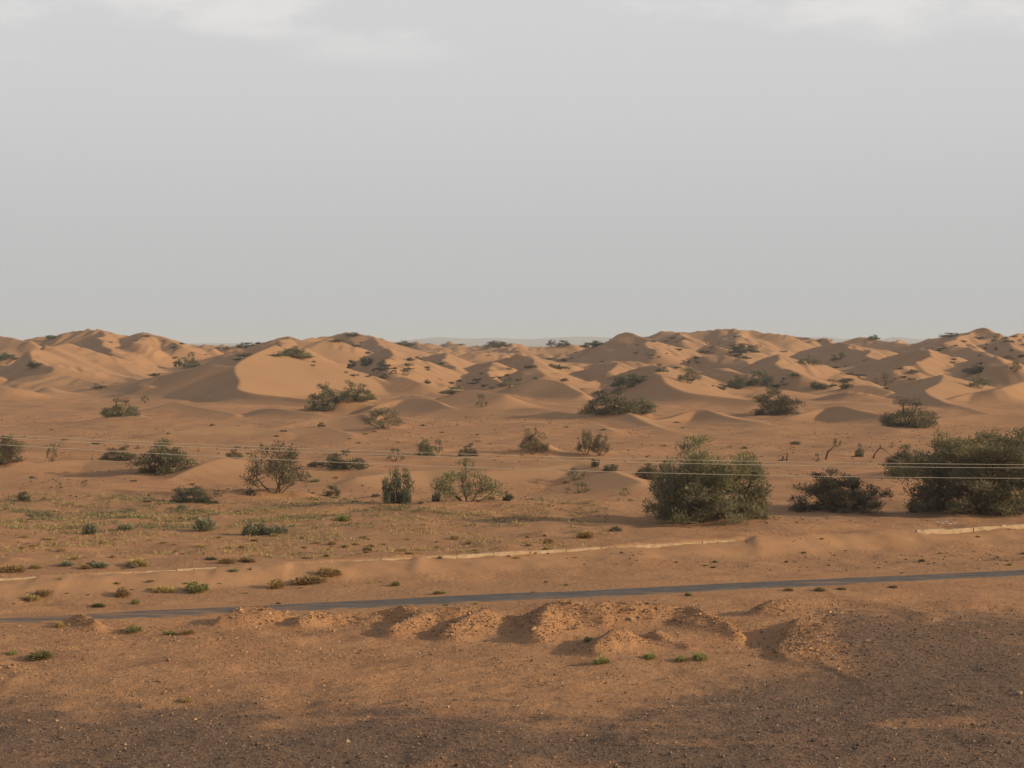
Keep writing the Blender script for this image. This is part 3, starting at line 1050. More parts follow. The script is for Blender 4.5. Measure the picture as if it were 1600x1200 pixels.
simple('green_tuft', 4, 'leaf_green')
simple('grey_tuft', 3, 'leaf_grey')
simple('dry_tuft', 4, 'leaf_dry', n=800)
simple('far_shrub', 5, 'leaf', n=420, leaf_l=0.22, leaf_w=0.07, lobes=11)
simple('far_dark', 4, 'leaf_dark', n=360, leaf_l=0.24, leaf_w=0.06, lobes=10)
SIMPLE = ('green_tuft', 'grey_tuft', 'dry_tuft', 'far_shrub', 'far_dark')
prnd = random.Random(11)
COUNT = {}


def plant(kind, px, py, w, h, name, label, cat, group=None, at=None, wm=None, hm=None):
    p = hit(px, py) if at is None else at
    s = p[1] / F
    W = w * s if wm is None else wm
    H = h * s * 0.94 if hm is None else hm
    COUNT[kind] = COUNT.get(kind, prnd.randrange(4)) + 1
    mod = PROTO[kind][COUNT[kind] % len(PROTO[kind])]
    dep = W * prnd.uniform(0.75, 0.95)
    y = p[1] + dep * 0.30
    loc = (p[0] * y / p[1], y, float(min(ground_z(p[0] * y / p[1], y), p[2] + 0.35 * H + 0.2)) - 0.03 * H)
    rot = prnd.uniform(0, 6.28) if kind in SIMPLE else prnd.choice((0, math.pi)) + prnd.uniform(-0.5, 0.5)
    if kind in SIMPLE:
        o = new_obj(name, mod)
        o.location = loc; o.scale = (W, dep, H); o.rotation_euler = (0, 0, rot)
    else:
        o = bpy.data.objects.new(name, None)
        C.objects.link(o)
        o.location = loc; o.scale = (W, dep, H); o.rotation_euler = (0, 0, rot)
        new_obj('stems', mod[0], None, o)
        new_obj('foliage', mod[1], None, o)
    tag(o, label, cat, group)
    return o


def big_tree(px, py, w, h, name, label, seed, **kw):
    p = hit(px, py)
    s = p[1] / F
    o = bpy.data.objects.new(name, None)
    C.objects.link(o)
    y = p[1] + w * s * 0.22
    x = p[0] * y / p[1]
    o.location = (x, y, float(ground_z(x, y)) - 0.05)
    (sv, sf), (lv, lf, lc) = grow(seed, **kw)
    sc = np.array([w * s * 1.0, w * s * 0.8, h * s * 0.98])
    new_obj('trunk', mesh_np('trunk', sv * sc, sf, M['bark'], True), None, o)
    new_obj('crown', mesh_np('crown', lv * sc, lf, M[kw_mat(seed)], False, lc), None, o)
    tag(o, label, 'tree', 'tamarisk trees beside the low wall')
    return o


def kw_mat(seed):
    return 'leaf'


big_tree(1110, 820, 186, 131, 'tamarisk_tree', 'largest dense tamarisk tree, right of centre, its foliage reaching the sand', 41,
         boughs=100, clumps=8, leaves=50, low=0.0, bough_r=0.085, clump_r=0.055, leaf_l=0.046, leaf_w=0.0075, stems=7, stem_r=0.014, shell=0.9, dmin=0.45, gap=0.6, flat_top=0.35)
big_tree(1312, 801, 142, 68, 'tamarisk_tree', 'low wide tamarisk tree with bent bare trunks between two larger trees', 16,
         boughs=66, clumps=7, leaves=44, low=0.02, bough_r=0.09, clump_r=0.06, leaf_l=0.052, leaf_w=0.009, stems=8, stem_r=0.017, flat_top=0.25, shell=0.95)
big_tree(1552, 806, 262, 130, 'tamarisk_tree', 'tall broad tamarisk tree cut off by the right edge of the picture', 23,
         boughs=175, clumps=7, leaves=50, low=0.02, bough_r=0.072, clump_r=0.047, leaf_l=0.036, leaf_w=0.006, stems=9, stem_r=0.012, flat_top=0.55, shell=0.9, dmin=0.6, gap=0.5)

T, S = 'tree', 'shrub'
PLANTS = [
    ('dense', 1447, 800, 56, 46, 'shrub', 'dark rounded bush at the left foot of the right-edge tree', S),
    ('dense', 1418, 747, 72, 54, 'shrub', 'lighter grey-green bush behind and left of the right-edge tree', S),
    ('dense', 1420, 668, 94, 50, 'tamarisk_shrub', 'wide spreading tamarisk with dark trunks on the far plain at right', S),
    ('dense', 1214, 650, 84, 44, 'tamarisk_shrub', 'rounded bush on an orange mound above the largest tree, right', S),
    ('dense', 955, 647, 92, 48, 'tamarisk_shrub', 'large dense bush at the foot of the pointed central dune', S),
    ('dense', 1002, 650, 46, 28, 'tamarisk_shrub', 'smaller bush leaning on the right of the large central dune bush', S),
    ('low', 985, 606, 58, 22, 'shrub', 'dark low shrub on the left shoulder of the pointed central dune', S),
    ('open', 1076, 600, 38, 32, 'tamarisk_shrub', 'upright bush just behind the right shoulder of the central dune', S),
    ('low', 1187, 606, 42, 26, 'shrub', 'dark rounded shrub, right of the pair behind the central dune', S),
    ('low', 1150, 608, 36, 22, 'shrub', 'dark flat shrub, left of the pair behind the central dune', S),
    ('dense', 188, 650, 62, 34, 'shrub', 'single round dense bush below the long dune at left', S),
    ('dense', 506, 644, 52, 44, 'tamarisk_shrub', 'tall bush on the left flank of the orange shrub mound', S),
    ('dense', 556, 634, 58, 32, 'tamarisk_shrub', 'bush crowning the right side of the orange shrub mound', S),
    ('open', 597, 671, 66, 36, 'tamarisk_shrub', 'bush on its own low mound right of the orange shrub mound', S),
    ('dense', 464, 561, 46, 20, 'shrub', 'green bush on the right shoulder of the biggest dune', S),
    ('dense', 299, 574, 28, 24, 'shrub', 'taller bush of two on the crest left of the biggest dune', S),
    ('low', 279, 573, 14, 14, 'shrub', 'small dark bush of two on the crest left of the biggest dune', S),
    ('dense', 8, 728, 64, 46, 'tamarisk_shrub', 'bush cut off by the left edge below the wires', S),
    ('thin', 79, 722, 24, 32, 'small_tree', 'small spindly tree near the left edge under the wires', T),
    ('dense', 186, 720, 60, 25, 'shrub', 'low bush on the crest left of the mound bush under the wires', S),
    ('dense', 255, 742, 92, 58, 'tamarisk_shrub', 'large bush on a shaded mound under the wires at left', S),
    ('open', 432, 778, 108, 88, 'tamarisk_tree', 'open tamarisk tree with bare leaning trunks, left of centre', T),
    ('low', 302, 785, 84, 28, 'shrub', 'long dark low shrub in front of the rippled sand at left', S),
    ('low', 37, 784, 22, 17, 'shrub', 'lone small dark shrub near the left edge above the grass', S),
    ('low', 540, 735, 86, 34, 'shrub', 'wide dark bush between two open tamarisks under the wires', S),
    ('low', 495, 731, 30, 12, 'shrub', 'flat dark shrub at the left end of the wide dark bush', S),
    ('dense', 366, 716, 30, 15, 'shrub', 'small green bush on the crest left of the open tamarisk', S),
    ('upright', 620, 788, 46, 62, 'shrub', 'narrow upright dark bush at centre left under the wires', S),
    ('open', 731, 785, 108, 76, 'tamarisk_tree', 'open tamarisk tree with three bare trunks near the centre', T),
    ('dense', 666, 713, 34, 28, 'shrub', 'dark bush left of a pair on the plain above the wires', S),
    ('thin', 684, 708, 18, 26, 'shrub', 'slim pale bush right of a dark bush above the wires', S),
    ('thin', 619, 722, 30, 24, 'shrub', 'sparse leaning shrub with bare branches above the wires, centre left', S),
    ('dense', 731, 713, 32, 22, 'shrub', 'small bush directly above the central open tamarisk', S),
    ('open', 836, 712, 48, 44, 'tamarisk_shrub', 'bush with a raised top on a dark mound above the wires', S),
    ('open', 916, 712, 30, 44, 'tamarisk_shrub', 'taller left one of two tamarisks on the plain above the wires', S),
    ('open', 938, 714, 36, 38, 'tamarisk_shrub', 'right one of two tamarisks on the plain above the wires', S),
    ('dense', 1015, 750, 42, 28, 'shrub', 'rounded bush touching the left side of the largest tree', S),
    ('upright', 930, 730, 14, 14, 'shrub', 'tiny dark upright bush below the two plain tamarisks', S),
    ('low', 955, 737, 26, 12, 'shrub', 'flat small bush just left of the rounded bush by the largest tree', S),
    ('thin', 897, 752, 44, 22, 'shrub', 'thin twiggy shrub on the slope of the smooth swell', S),
    ('thin', 905, 771, 44, 20, 'shrub', 'low bush casting a shadow at the foot of the smooth swell', S),
    ('thin', 975, 775, 18, 14, 'shrub', 'wispy dry shrub left of the largest tree', S),
    ('low', 519, 777, 26, 20, 'shrub', 'small dark bush right of the left open tamarisk', S),
    ('upright', 681, 784, 13, 18, 'shrub', 'tiny upright bush left of the central open tamarisk', S),
    ('low', 794, 783, 20, 17, 'shrub', 'small dark bush right of the central open tamarisk', S),
    ('low', 392, 775, 16, 14, 'shrub', 'little dark bush at the left foot of the left open tamarisk', S),
    ('low', 1243, 695, 18, 6, 'shrub', 'flat dark shrub on the bare plain right of the largest tree', S),
    ('thin', 1306, 699, 20, 14, 'shrub', 'small bush on top of a leaning dead trunk on the plain', S),
    ('dense', 1343, 714, 16, 24, 'shrub', 'small upright bush on the plain above the low wide tree', S),
    ('thin', 1276, 722, 12, 16, 'shrub', 'wispy pale shrub above the wires left of the low wide tree', S),
    ('thin', 1393, 700, 12, 9, 'shrub', 'wispy tuft beside the bent dead branch on the plain', S),
    ('thin', 130, 760, 14, 10, 'shrub', 'small dry shrub on the sand above the left end of the grass', S),
    ('thin', 93, 764, 10, 12, 'shrub', 'bare little twig plant left of the small dry shrub', S),
    ('thin', 753, 637, 20, 24, 'shrub', 'little tree standing alone below the centre dunes', T),
    ('thin', 228, 630, 16, 14, 'shrub', 'sparse little shrub right of the round bush on the dune foot', S),
    ('low', 502, 667, 12, 8, 'shrub', 'tiny dark shrub on the low dune in front of the mound bushes', S),
    ('thin', 634, 588, 14, 12, 'small_tree', 'tiny umbrella-shaped tree among the dunes at centre left', T),
    ('low', 668, 600, 14, 8, 'shrub', 'tiny green shrub on the flat behind the biggest dune', S),
    ('low', 707, 616, 44, 8, 'shrub', 'long flat shrub strip behind the crescent dune at centre', S),
    ('thin', 797, 606, 32, 16, 'shrub', 'twiggy shrub on the shaded crest left of the central dunes', S),
    ('low', 572, 572, 22, 16, 'shrub', 'dark shrub, middle of three between the far dunes left of centre', S),
    ('low', 549, 575, 14, 14, 'shrub', 'dark shrub, left of three between the far dunes left of centre', S),
    ('low', 596, 574, 18, 14, 'shrub', 'dark shrub, right of three between the far dunes left of centre', S),
    ('open', 1265, 571, 36, 18, 'shrub', 'wide dark shrub below the dark dome dune at right', S),
    ('thin', 1313, 563, 30, 12, 'shrub', 'twiggy shrub on the shaded side of the dark dome dune', S),
    ('thin', 1382, 604, 30, 24, 'shrub', 'pale tall shrub on a small sand knob right of centre', S),
    ('low', 1323, 609, 28, 10, 'shrub', 'dark flat shrub on the flat left of the pale tall shrub', S),
    ('low', 1275, 607, 22, 8, 'shrub', 'green flat shrub on the flat right of the rounded mound bush', S),
    ('low', 1318, 598, 14, 6, 'shrub', 'tiny dark shrub behind the flat shrub on the right flat', S),
    ('open', 1530, 608, 36, 24, 'shrub', 'dark bush on the bright dune slope near the right edge', S),
    ('low', 1522, 585, 46, 14, 'shrub', 'long dark shrub above the bush on the bright right slope', S),
    ('open', 1587, 583, 18, 20, 'shrub', 'upright bush at the right edge among the dunes', S),
    ('low', 630, 534, 34, 10, 'shrub', 'dark shrub clump on the skyline left of the hazy hills', S),
    ('low', 776, 544, 36, 10, 'shrub', 'dark shrub clump on the skyline in front of the hazy hills', S),
    ('open', 862, 536, 20, 12, 'shrub', 'shrub standing up on the skyline left of the pointed far dune', S),
    ('low', 880, 544, 22, 10, 'shrub', 'shrub patch right below the skyline left of the pointed far dune', S),
    ('low', 550, 527, 30, 7, 'shrub', 'flat dark shrub on the skyline dune crest left of centre', S),
    ('low', 928, 543, 40, 12, 'shrub', 'dark scrub on the left flank of the pointed far dune', S),
    ('low', 80, 530, 20, 6, 'shrub', 'dark scrub on the left flank of the far left skyline dune', S),
    ('low', 385, 533, 34, 10, 'shrub', 'dark scrub on the skyline above the biggest dune', S),
    ('low', 55, 575, 34, 10, 'shrub', 'dark scrub patch among the far left dunes', S),
    ('low', 10, 566, 34, 14, 'shrub', 'shaded scrub on the far dunes at the left edge', S),
    ('low', 1162, 552, 46, 16, 'shrub', 'broad scrub patch on the far dune slope right of centre', S),
    ('low', 1487, 527, 36, 7, 'shrub', 'dark scrub on the shaded flank of the highest right skyline dune', S),
    ('low', 1365, 532, 22, 8, 'shrub', 'scrub on the skyline right of the dark dome dune', S),
    # cushions in the grassy strip
    ('grey_tuft', 320, 830, 36, 30, 'cushion_plant', 'largest round grey-green cushion plant at the edge of the grass', 'plant'),
    ('grey_tuft', 399, 837, 34, 30, 'cushion_plant', 'olive cushion plant, left of a touching pair below the grass', 'plant'),
    ('grey_tuft', 434, 836, 36, 22, 'cushion_plant', 'grey-green cushion plant, right of a touching pair below the grass', 'plant'),
    ('grey_tuft', 140, 836, 26, 26, 'cushion_plant', 'upright grey-green cushion plant at the left of the grass', 'plant'),
    ('grey_tuft', 196, 829, 22, 16, 'cushion_plant', 'small grey-green cushion plant between two larger ones in the grass', 'plant'),
    ('grey_tuft', 286, 796, 14, 13, 'cushion_plant', 'small pale green tuft below the long dark low shrub', 'plant'),
    ('green_tuft', 535, 815, 22, 16, 'cushion_plant', 'green tuft in the grass below the upright dark bush', 'plant'),
    ('low', 962, 831, 20, 10, 'shrub', 'small dark shrub left of the largest tree near the wall', S),
    ('dry_tuft', 916, 842, 28, 16, 'cushion_plant', 'yellow cushion plant on a clod left of the largest tree', 'plant'),
    ('dry_tuft', 857, 850, 20, 12, 'cushion_plant', 'yellow cushion plant with a long shadow above the wall, centre', 'plant'),
    # in front of the wall
    ('dry_tuft', 20, 895, 44, 17, 'cushion_plant', 'yellowish cushion plant at the left edge behind the wall', 'plant'),
    ('grey_tuft', 150, 888, 40, 14, 'cushion_plant', 'dark olive cushion plant behind the left part of the wall', 'plant'),
    ('dry_tuft', 222, 885, 44, 17, 'cushion_plant', 'widest olive-yellow cushion plant behind the left part of the wall', 'plant'),
    ('green_tuft', 305, 926, 42, 22, 'cushion_plant', 'tall green-yellow cushion plant on the bank between wall and road', 'plant'),
    ('dry_tuft', 254, 927, 36, 14, 'cushion_plant', 'yellow cushion plant left of the tallest one on the bank', 'plant'),
    ('dry_tuft', 191, 933, 34, 18, 'cushion_plant', 'yellow cushion plant on the bank, third left of the tallest', 'plant'),
    ('dry_tuft', 70, 933, 32, 15, 'cushion_plant', 'brown-yellow cushion plant, upper of two at the left on the bank', 'plant'),
    ('dry_tuft', 48, 941, 34, 12, 'cushion_plant', 'brown-yellow cushion plant, lower of two at the left on the bank', 'plant'),
    ('dry_tuft', 431, 920, 32, 22, 'cushion_plant', 'olive cushion plant sloping down the bank, left of a pair', 'plant'),
    ('dry_tuft', 483, 914, 58, 15, 'cushion_plant', 'long olive cushion plant stretched along the bank', 'plant'),
    ('dry_tuft', 514, 903, 36, 20, 'cushion_plant', 'olive cushion plant just below the wall, above the long one', 'plant'),
    ('green_tuft', 614, 916, 20, 11, 'cushion_plant', 'small green cushion plant alone at the foot of the bank', 'plant'),
    ('green_tuft', 156, 949, 26, 10, 'cushion_plant', 'dark green tuft at the foot of the bank at left', 'plant'),
    ('green_tuft', 211, 944, 17, 11, 'cushion_plant', 'small green tuft below the third yellow cushion on the bank', 'plant'),
    # near side of the road
    ('green_tuft', 206, 989, 32, 15, 'cushion_plant', 'green cushion plant between rubble heaps at left', 'plant'),
    ('green_tuft', 268, 993, 26, 11, 'cushion_plant', 'dark green flat tuft, left of two touching near the left heaps', 'plant'),
    ('dry_tuft', 294, 992, 28, 10, 'cushion_plant', 'dry flat tuft, right of two touching near the left heaps', 'plant'),
    ('green_tuft', 66, 1031, 50, 17, 'cushion_plant', 'largest bright green cushion plant on the stony flat at left', 'plant'),
    ('green_tuft', 18, 1024, 18, 10, 'cushion_plant', 'small green cushion plant at the left edge on the stony flat', 'plant'),
    ('dry_tuft', 92, 981, 18, 13, 'cushion_plant', 'dry yellow tuft in front of the leftmost rubble heap', 'plant'),
    ('green_tuft', 938, 1038, 29, 15, 'cushion_plant', 'green cushion plant, leftmost of four at the foot of the twin-peaked heap', 'plant'),
    ('green_tuft', 1011, 1030, 31, 12, 'cushion_plant', 'green cushion plant, second of four at the foot of the twin-peaked heap', 'plant'),
    ('green_tuft', 1062, 1034, 25, 12, 'cushion_plant', 'green cushion plant, third of four at the foot of the twin-peaked heap', 'plant'),
    ('green_tuft', 1095, 1032, 27, 15, 'cushion_plant', 'green cushion plant, rightmost of four at the foot of the twin-peaked heap', 'plant'),
    ('green_tuft', 918, 1003, 19, 11, 'cushion_plant', 'green tuft in the shadow left of the twin-peaked heap', 'plant'),
    ('dry_tuft', 290, 1098, 22, 8, 'cushion_plant', 'dry tuft at the edge of the dark gravel at left', 'plant'),
    ('green_tuft', 1075, 932, 14, 9, 'cushion_plant', 'faint green tuft on the near road edge, centre right', 'plant'),
    ('dry_tuft', 1232, 924, 16, 8, 'cushion_plant', 'dry tuft, leftmost of three along the near road edge', 'plant'),
    ('green_tuft', 1279, 924, 22, 8, 'cushion_plant', 'green tuft, middle of three along the near road edge', 'plant'),
    ('green_tuft', 1315, 922, 14, 6, 'cushion_plant', 'green tuft, rightmost of three along the near road edge', 'plant'),
    ('green_tuft', 1397, 919, 15, 6, 'cushion_plant', 'dark green tuft near the road, right of the three', 'plant'),
    ('green_tuft', 680, 929, 16, 8, 'cushion_plant', 'green tuft, left of a pair beyond the road at centre', 'plant'),
    ('green_tuft', 692, 928, 12, 6, 'cushion_plant', 'green tuft, right of a pair beyond the road at centre', 'plant'),
]
for row in PLANTS:
    kind, px, py, w, h, name, label, cat = row
    plant(kind, px, py, w, h, name, label, cat)

# small repeats nobody could tell apart, by area
AREA = ((120, 'at the far left edge'), (300, 'left of the biggest dune'), (480, 'around the top of the biggest dune'), (640, 'just right of the biggest dune'),
        (820, 'below the hazy hills'), (960, 'left of the pointed central dune'), (1130, 'around the pointed central dune'), (1290, 'above the largest tree'),
        (1440, 'right of the dark dome dune'), (9999, 'at the far right edge'))
got = 0
while got < 230:
    px = prnd.uniform(-20, 1620); py = 526 + 84 * prnd.random() ** 1.15
    p = hit(px, py)
    if p[1] < 400 or p[1] > 1150:
        continue
    if fbm(np.array([p[0] / 40]), np.array([p[1] / 40]), 99, 2)[0] < 0.12:
        continue
    W = 0.9 + 3.4 * prnd.random() ** 2; H = (0.5 + 0.25 * W) * prnd.uniform(0.6, 1.1)
    bx = [b for b in AREA if px < b[0]][0][1]
    by = 'near the skyline' if py < 546 else 'half-way down the dune field' if py < 572 else 'in the lower dune field'
    plant(prnd.choice(('far_shrub', 'far_shrub', 'far_dark')), px, py, 0, 0, 'far_shrub', 'tiny far shrub %s, %s' % (by, bx), S, 'far shrubs %s, %s' % (by, bx), at=p, wm=W, hm=H)
    got += 1
for (x0, x1, y0, y1, n, kinds, wr, hr, nm, lab, cat, grp) in (
    (0, 420, 872, 896, 9, ('dry_tuft', 'grey_tuft'), (14, 30), (0.35, 0.5), 'cushion_plant', 'low dry cushion plant among others behind the left part of the wall', 'plant', 'cushion plants behind the wall'),
    (0, 860, 838, 876, 60, ('dry_tuft',), (6, 16), (0.35, 0.6), 'dry_tuft', 'small dry tuft on the sand between grass and wall', 'plant', 'dry tufts between grass and wall'),
    (20, 900, 905, 948, 26, ('dry_tuft', 'green_tuft'), (5, 13), (0.4, 0.6), 'small_tuft', 'very small tuft on the sand between wall and road', 'plant', 'small tufts between wall and road'),
    (0, 1200, 660, 712, 40, ('dry_tuft', 'far_dark'), (5, 12), (0.35, 0.5), 'small_tuft', 'very small tuft on the reddish plain before the dunes', 'plant', 'small tufts on the reddish plain'),
    (0, 1000, 738, 792, 26, ('dry_tuft', 'far_dark', 'grey_tuft'), (5, 13), (0.45, 0.7), 'small_tuft', 'very small tuft on the sand below the wires', 'plant', 'small tufts on the sand below the wires'),
    (1000, 1600, 838, 890, 12, ('dry_tuft', 'green_tuft'), (5, 11), (0.4, 0.6), 'small_tuft', 'very small tuft on the sand beyond the road at right', 'plant', 'small tufts beyond the road at right'),
):
    for _ in range(n):
        w = prnd.uniform(*wr)
        plant(prnd.choice(kinds), prnd.uniform(x0, x1), prnd.uniform(y0, y1), w, w * prnd.uniform(*hr), nm, lab, cat, grp)


# ------------------------------------------------------------------ dead wood on the plain
def dead(px, py, strokes, label, name='dead_branch', cat='dead branch'):
    p = hit(px, py); s = p[1] / F
    vs_, fs_, off = [], [], 0
    g = np.random.default_rng(int(px))
    for pts, r0, r1 in strokes:
        q = np.array([[a * s, c * s, b * s] for a, b, c in pts])
        q = catmull(q, 4); q[1:-1] += g.normal(size=(len(q) - 2, 3)) * 0.02
        v, f = tube_arrays(q, np.linspace(r0, r1, len(q)) * s, 6)
        vs_.append(v); fs_.append(f + off); off += len(v)
    o = new_obj(name, mesh_np(name, np.concatenate(vs_), np.concatenate(fs_), M['dead'], True))
    o.location = (p[0], p[1], float(p[2]))
    tag(o, label, cat)


dead(1290, 718, [([(0, -2, 0), (2, 6, 0), (5, 13, 1), (9, 16, 2), (12, 20, 3)], 2.0, 0.8), ([(4, 10, 0), (1, 14, -1)], 0.9, 0.4)], 'leaning dark dead trunk under a small bush on the plain')
dead(1364, 716, [([(0, -2, 0), (4, 8, 0), (12, 17, 1)], 1.6, 0.7), ([(11, 15, 1), (13, 20, 1)], 0.8, 0.4), ([(12, 16, 1), (20, 12, 1), (25, 6, 2)], 0.9, 0.4)], 'bent dead branch like a hook on the right plain')
dead(1223, 720, [([(-8, -1, 0), (0, 2, 0), (6, 1, 1)], 1.2, 0.7), ([(0, -1, 0), (1, 8, 0)], 1.6, 0.9), ([(6, -1, 1), (7, 12, 1)], 1.4, 0.8)], 'two short dead stumps right of the largest tree', 'dead_stump', 'dead stump')
dead(1008, 714, [([(0, -1, 0), (8, 3, 0)], 1.2, 0.6)], 'small fallen branch left above the largest tree')
dead(613, 584, [([(-4, -1, 0), (0, 4, 0), (6, 5, 0)], 1.6, 0.8), ([(5, -1, 0), (6, 5, 0)], 1.2, 0.6)], 'dark twisted dead wood on the flat behind the biggest dune')
dead(1344, 714, [([(-15, 0, 0), (-4, 2, 0), (5, 1, 0)], 1.1, 0.6)], 'fallen branch lying at the foot of the small upright bush')


# ------------------------------------------------------------------ grass strip, clods, gravel
def blades(name, pts, hgt, n_per, cols, seed, matk):
    g = np.random.default_rng(seed)
    n = len(pts) * n_per
    c = np.repeat(pts, n_per, 0) + g.normal(size=(n, 3)) * np.array([1, 1, 0]) * np.repeat(hgt, n_per)[:, None] * 0.55
    a = unit(np.stack([g.normal(size=n) * 0.75, g.normal(size=n) * 0.75, np.ones(n)], -1))
    l = np.repeat(hgt, n_per) * g.uniform(0.5, 1.2, n)
    v, f = leaf_quads(c, a, l, l * 0.22, g)
    t = np.repeat(np.clip(np.repeat(cols, n_per) + g.normal(size=n) * 0.15, 0, 1), 4)
    return mesh_np(name, v, f, M[matk], False, np.stack([t, t * 0.3, t, np.ones_like(t)], -1))


def grass():
    g = np.random.default_rng(44)
    n = 95000
    y = g.uniform(93, 136, n)
    x = g.uniform(-36, 12, n)
    px = 800 + x * F / y
    py = 540 + CAM_H * F / y
    top = np.interp(px, [0, 200, 380, 450, 800, 1000], [793, 797, 800, 806, 812, 815])
    bot = np.interp(px, [0, 300, 450, 800, 1000], [836, 832, 830, 826, 824])
    dens = sstep(-8, 10, py - top) * sstep(-8, 14, bot - py) * np.interp(px, [0, 350, 600, 900, 1000], [1, 1, 0.75, 0.4, 0])
    dens *= sstep(-0.35, 0.55, fbm(x / 2.6, y / 2.6, 61, 3))
    dens = np.maximum(dens, 0.16 * sstep(-0.2, 0.7, fbm(x / 2.0, y / 2.0, 68, 3)) * (px < 950) * (wall_n(x, y) > 0.6))
    keep = g.uniform(0, 1, n) < dens * 0.95
    x, y = x[keep], y[keep]
    pts = np.stack([x, y, ground_z(x, y) - 0.01], -1)
    k = g.uniform(0, 1, len(x))
    py = py[keep]
    isg = fbm(x / 3.3, y / 3.3, 67, 2) + g.normal(size=len(x)) * 0.35 > -0.1
    isg &= py < 838
    for nm, sel, mk, sd in (('green_ground_cover', isg, 'grass_green', 1), ('dry_ground_cover', ~isg, 'grass_dry', 2)):
        o = new_obj(nm, blades(nm, pts[sel], g.uniform(0.07, 0.24, sel.sum()), 8, k[sel], sd, mk))
        tag(o, 'low green ground cover growing in a strip before the sand swells' if sd == 1 else 'dry yellow ground cover mixed into the green strip', 'ground cover', kind='stuff')


grass()


def stones(name, x, y, size, col, flat, seed, sink=0.25, label=None, cat='gravel'):
    g = np.random.default_rng(seed)
    n = len(x)
    z = ground_z(x, y)
    b = np.array([[1, 0, 0], [-0.5, 0.87, 0], [-0.5, -0.87, 0], [0.3, 0.2, 0.75], [-0.35, 0.05, 0.65], [0.1, -0.1, -0.6]], float)
    f = np.array([[0, 1, 3], [1, 4, 3], [1, 2, 4], [2, 0, 3], [2, 3, 4], [1, 0, 5], [2, 1, 5], [0, 2, 5]])
    th = g.uniform(0, 6.28, n); c, s = np.cos(th), np.sin(th)
    v = np.repeat(b[None], n, 0) * (1 + g.normal(size=(n, 6, 3)) * 0.18)
    v = v * (size[:, None, None] * 0.5) * np.array([1, 0.8, 1]) * np.stack([np.ones(n), np.ones(n), flat], -1)[:, None]
    vx = v[..., 0] * c[:, None] - v[..., 1] * s[:, None]; vy = v[..., 0] * s[:, None] + v[..., 1] * c[:, None]
    v = np.stack([vx + x[:, None], vy + y[:, None], v[..., 2] + (z + size * flat * (0.5 - sink) * 0.6)[:, None]], -1)
    ff = (f[None] + (np.arange(n) * 6)[:, None, None]).reshape(-1, 3)
    cc = np.repeat(np.concatenate([col, np.ones((n, 1))], 1), 6, 0)
    o = new_obj(name, mesh_np(name, v.reshape(-1, 3), ff, M['stone'], False, cc))
    tag(o, label, cat, kind='stuff')
    return o


def grid_val(A, x, y):
    r = np.clip(np.searchsorted(ys, y), 0, len(ys) - 1)
    c = np.clip(np.searchsorted(tt, x / (y + 80.0)), 0, len(tt) - 1)
    return A[r, c]


def gravel():
    g = np.random.default_rng(77)
    n = 100000
    y = g.uniform(46, 82.5, n)
    x = g.uniform(-1, 1, n) * (y * 0.30)
    ok = (np.abs(road_n(x, y)) > 1.25) & (road_n(x, y) < 0)
    gv = grid_val(GRAV, x, y); ru = grid_val(RUB, x, y)
    pat = sstep(-0.5, 0.8, fbm(x / 3.1, y / 3.1, 63, 3))
    keep = ok & (g.uniform(0, 1, n) < np.maximum(np.maximum(gv * 0.95, ru), 0.25 + 0.5 * pat))
    x, y, gv, ru = x[keep], y[keep], gv[keep], ru[keep]
    n = len(x)
    size = np.exp(g.normal(size=n) * 0.45) * 0.043 * (1 + 0.8 * ru)
    size = np.minimum(size, 0.26)
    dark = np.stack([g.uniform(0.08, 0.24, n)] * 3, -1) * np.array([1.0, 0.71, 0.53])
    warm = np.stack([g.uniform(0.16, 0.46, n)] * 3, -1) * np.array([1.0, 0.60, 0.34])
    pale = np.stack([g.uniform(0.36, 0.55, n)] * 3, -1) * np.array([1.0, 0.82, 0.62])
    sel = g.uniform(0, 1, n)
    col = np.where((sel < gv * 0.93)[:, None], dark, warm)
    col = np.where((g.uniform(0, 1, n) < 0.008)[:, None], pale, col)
    stones('gravel', x, y, size, col, g.uniform(0.5, 0.95, n), 5, label='loose gravel and broken stone scattered over the near flat and heaps')
    # clods and pebbles on the plains beyond
    n = 15000
    y = 86 + 200 * g.uniform(0, 1, n) ** 1.3
    x = g.uniform(-1, 1, n) * (y * 0.30)
    up = grid_val(UP, x, y)
    keep = (np.abs(road_n(x, y)) > 1.4) & (up < 0.3) & (g.uniform(0, 1, n) < sstep(-0.4, 0.7, fbm(x / 7, y / 7, 83, 3)))
    x, y = x[keep], y[keep]; n = len(x)
    size = np.minimum(np.exp(g.normal(size=n) * 0.5) * 0.10 * (0.5 + y / 130), 0.34)
    col = np.stack([g.uniform(0.14, 0.36, n)] * 3, -1) * np.array([1.0, 0.58, 0.36])
    stones('earth_clods', x, y, size, col, g.uniform(0.35, 0.7, n), 6, label='crumbled reddish clods strewn over the sand plain', cat='clods')


gravel()


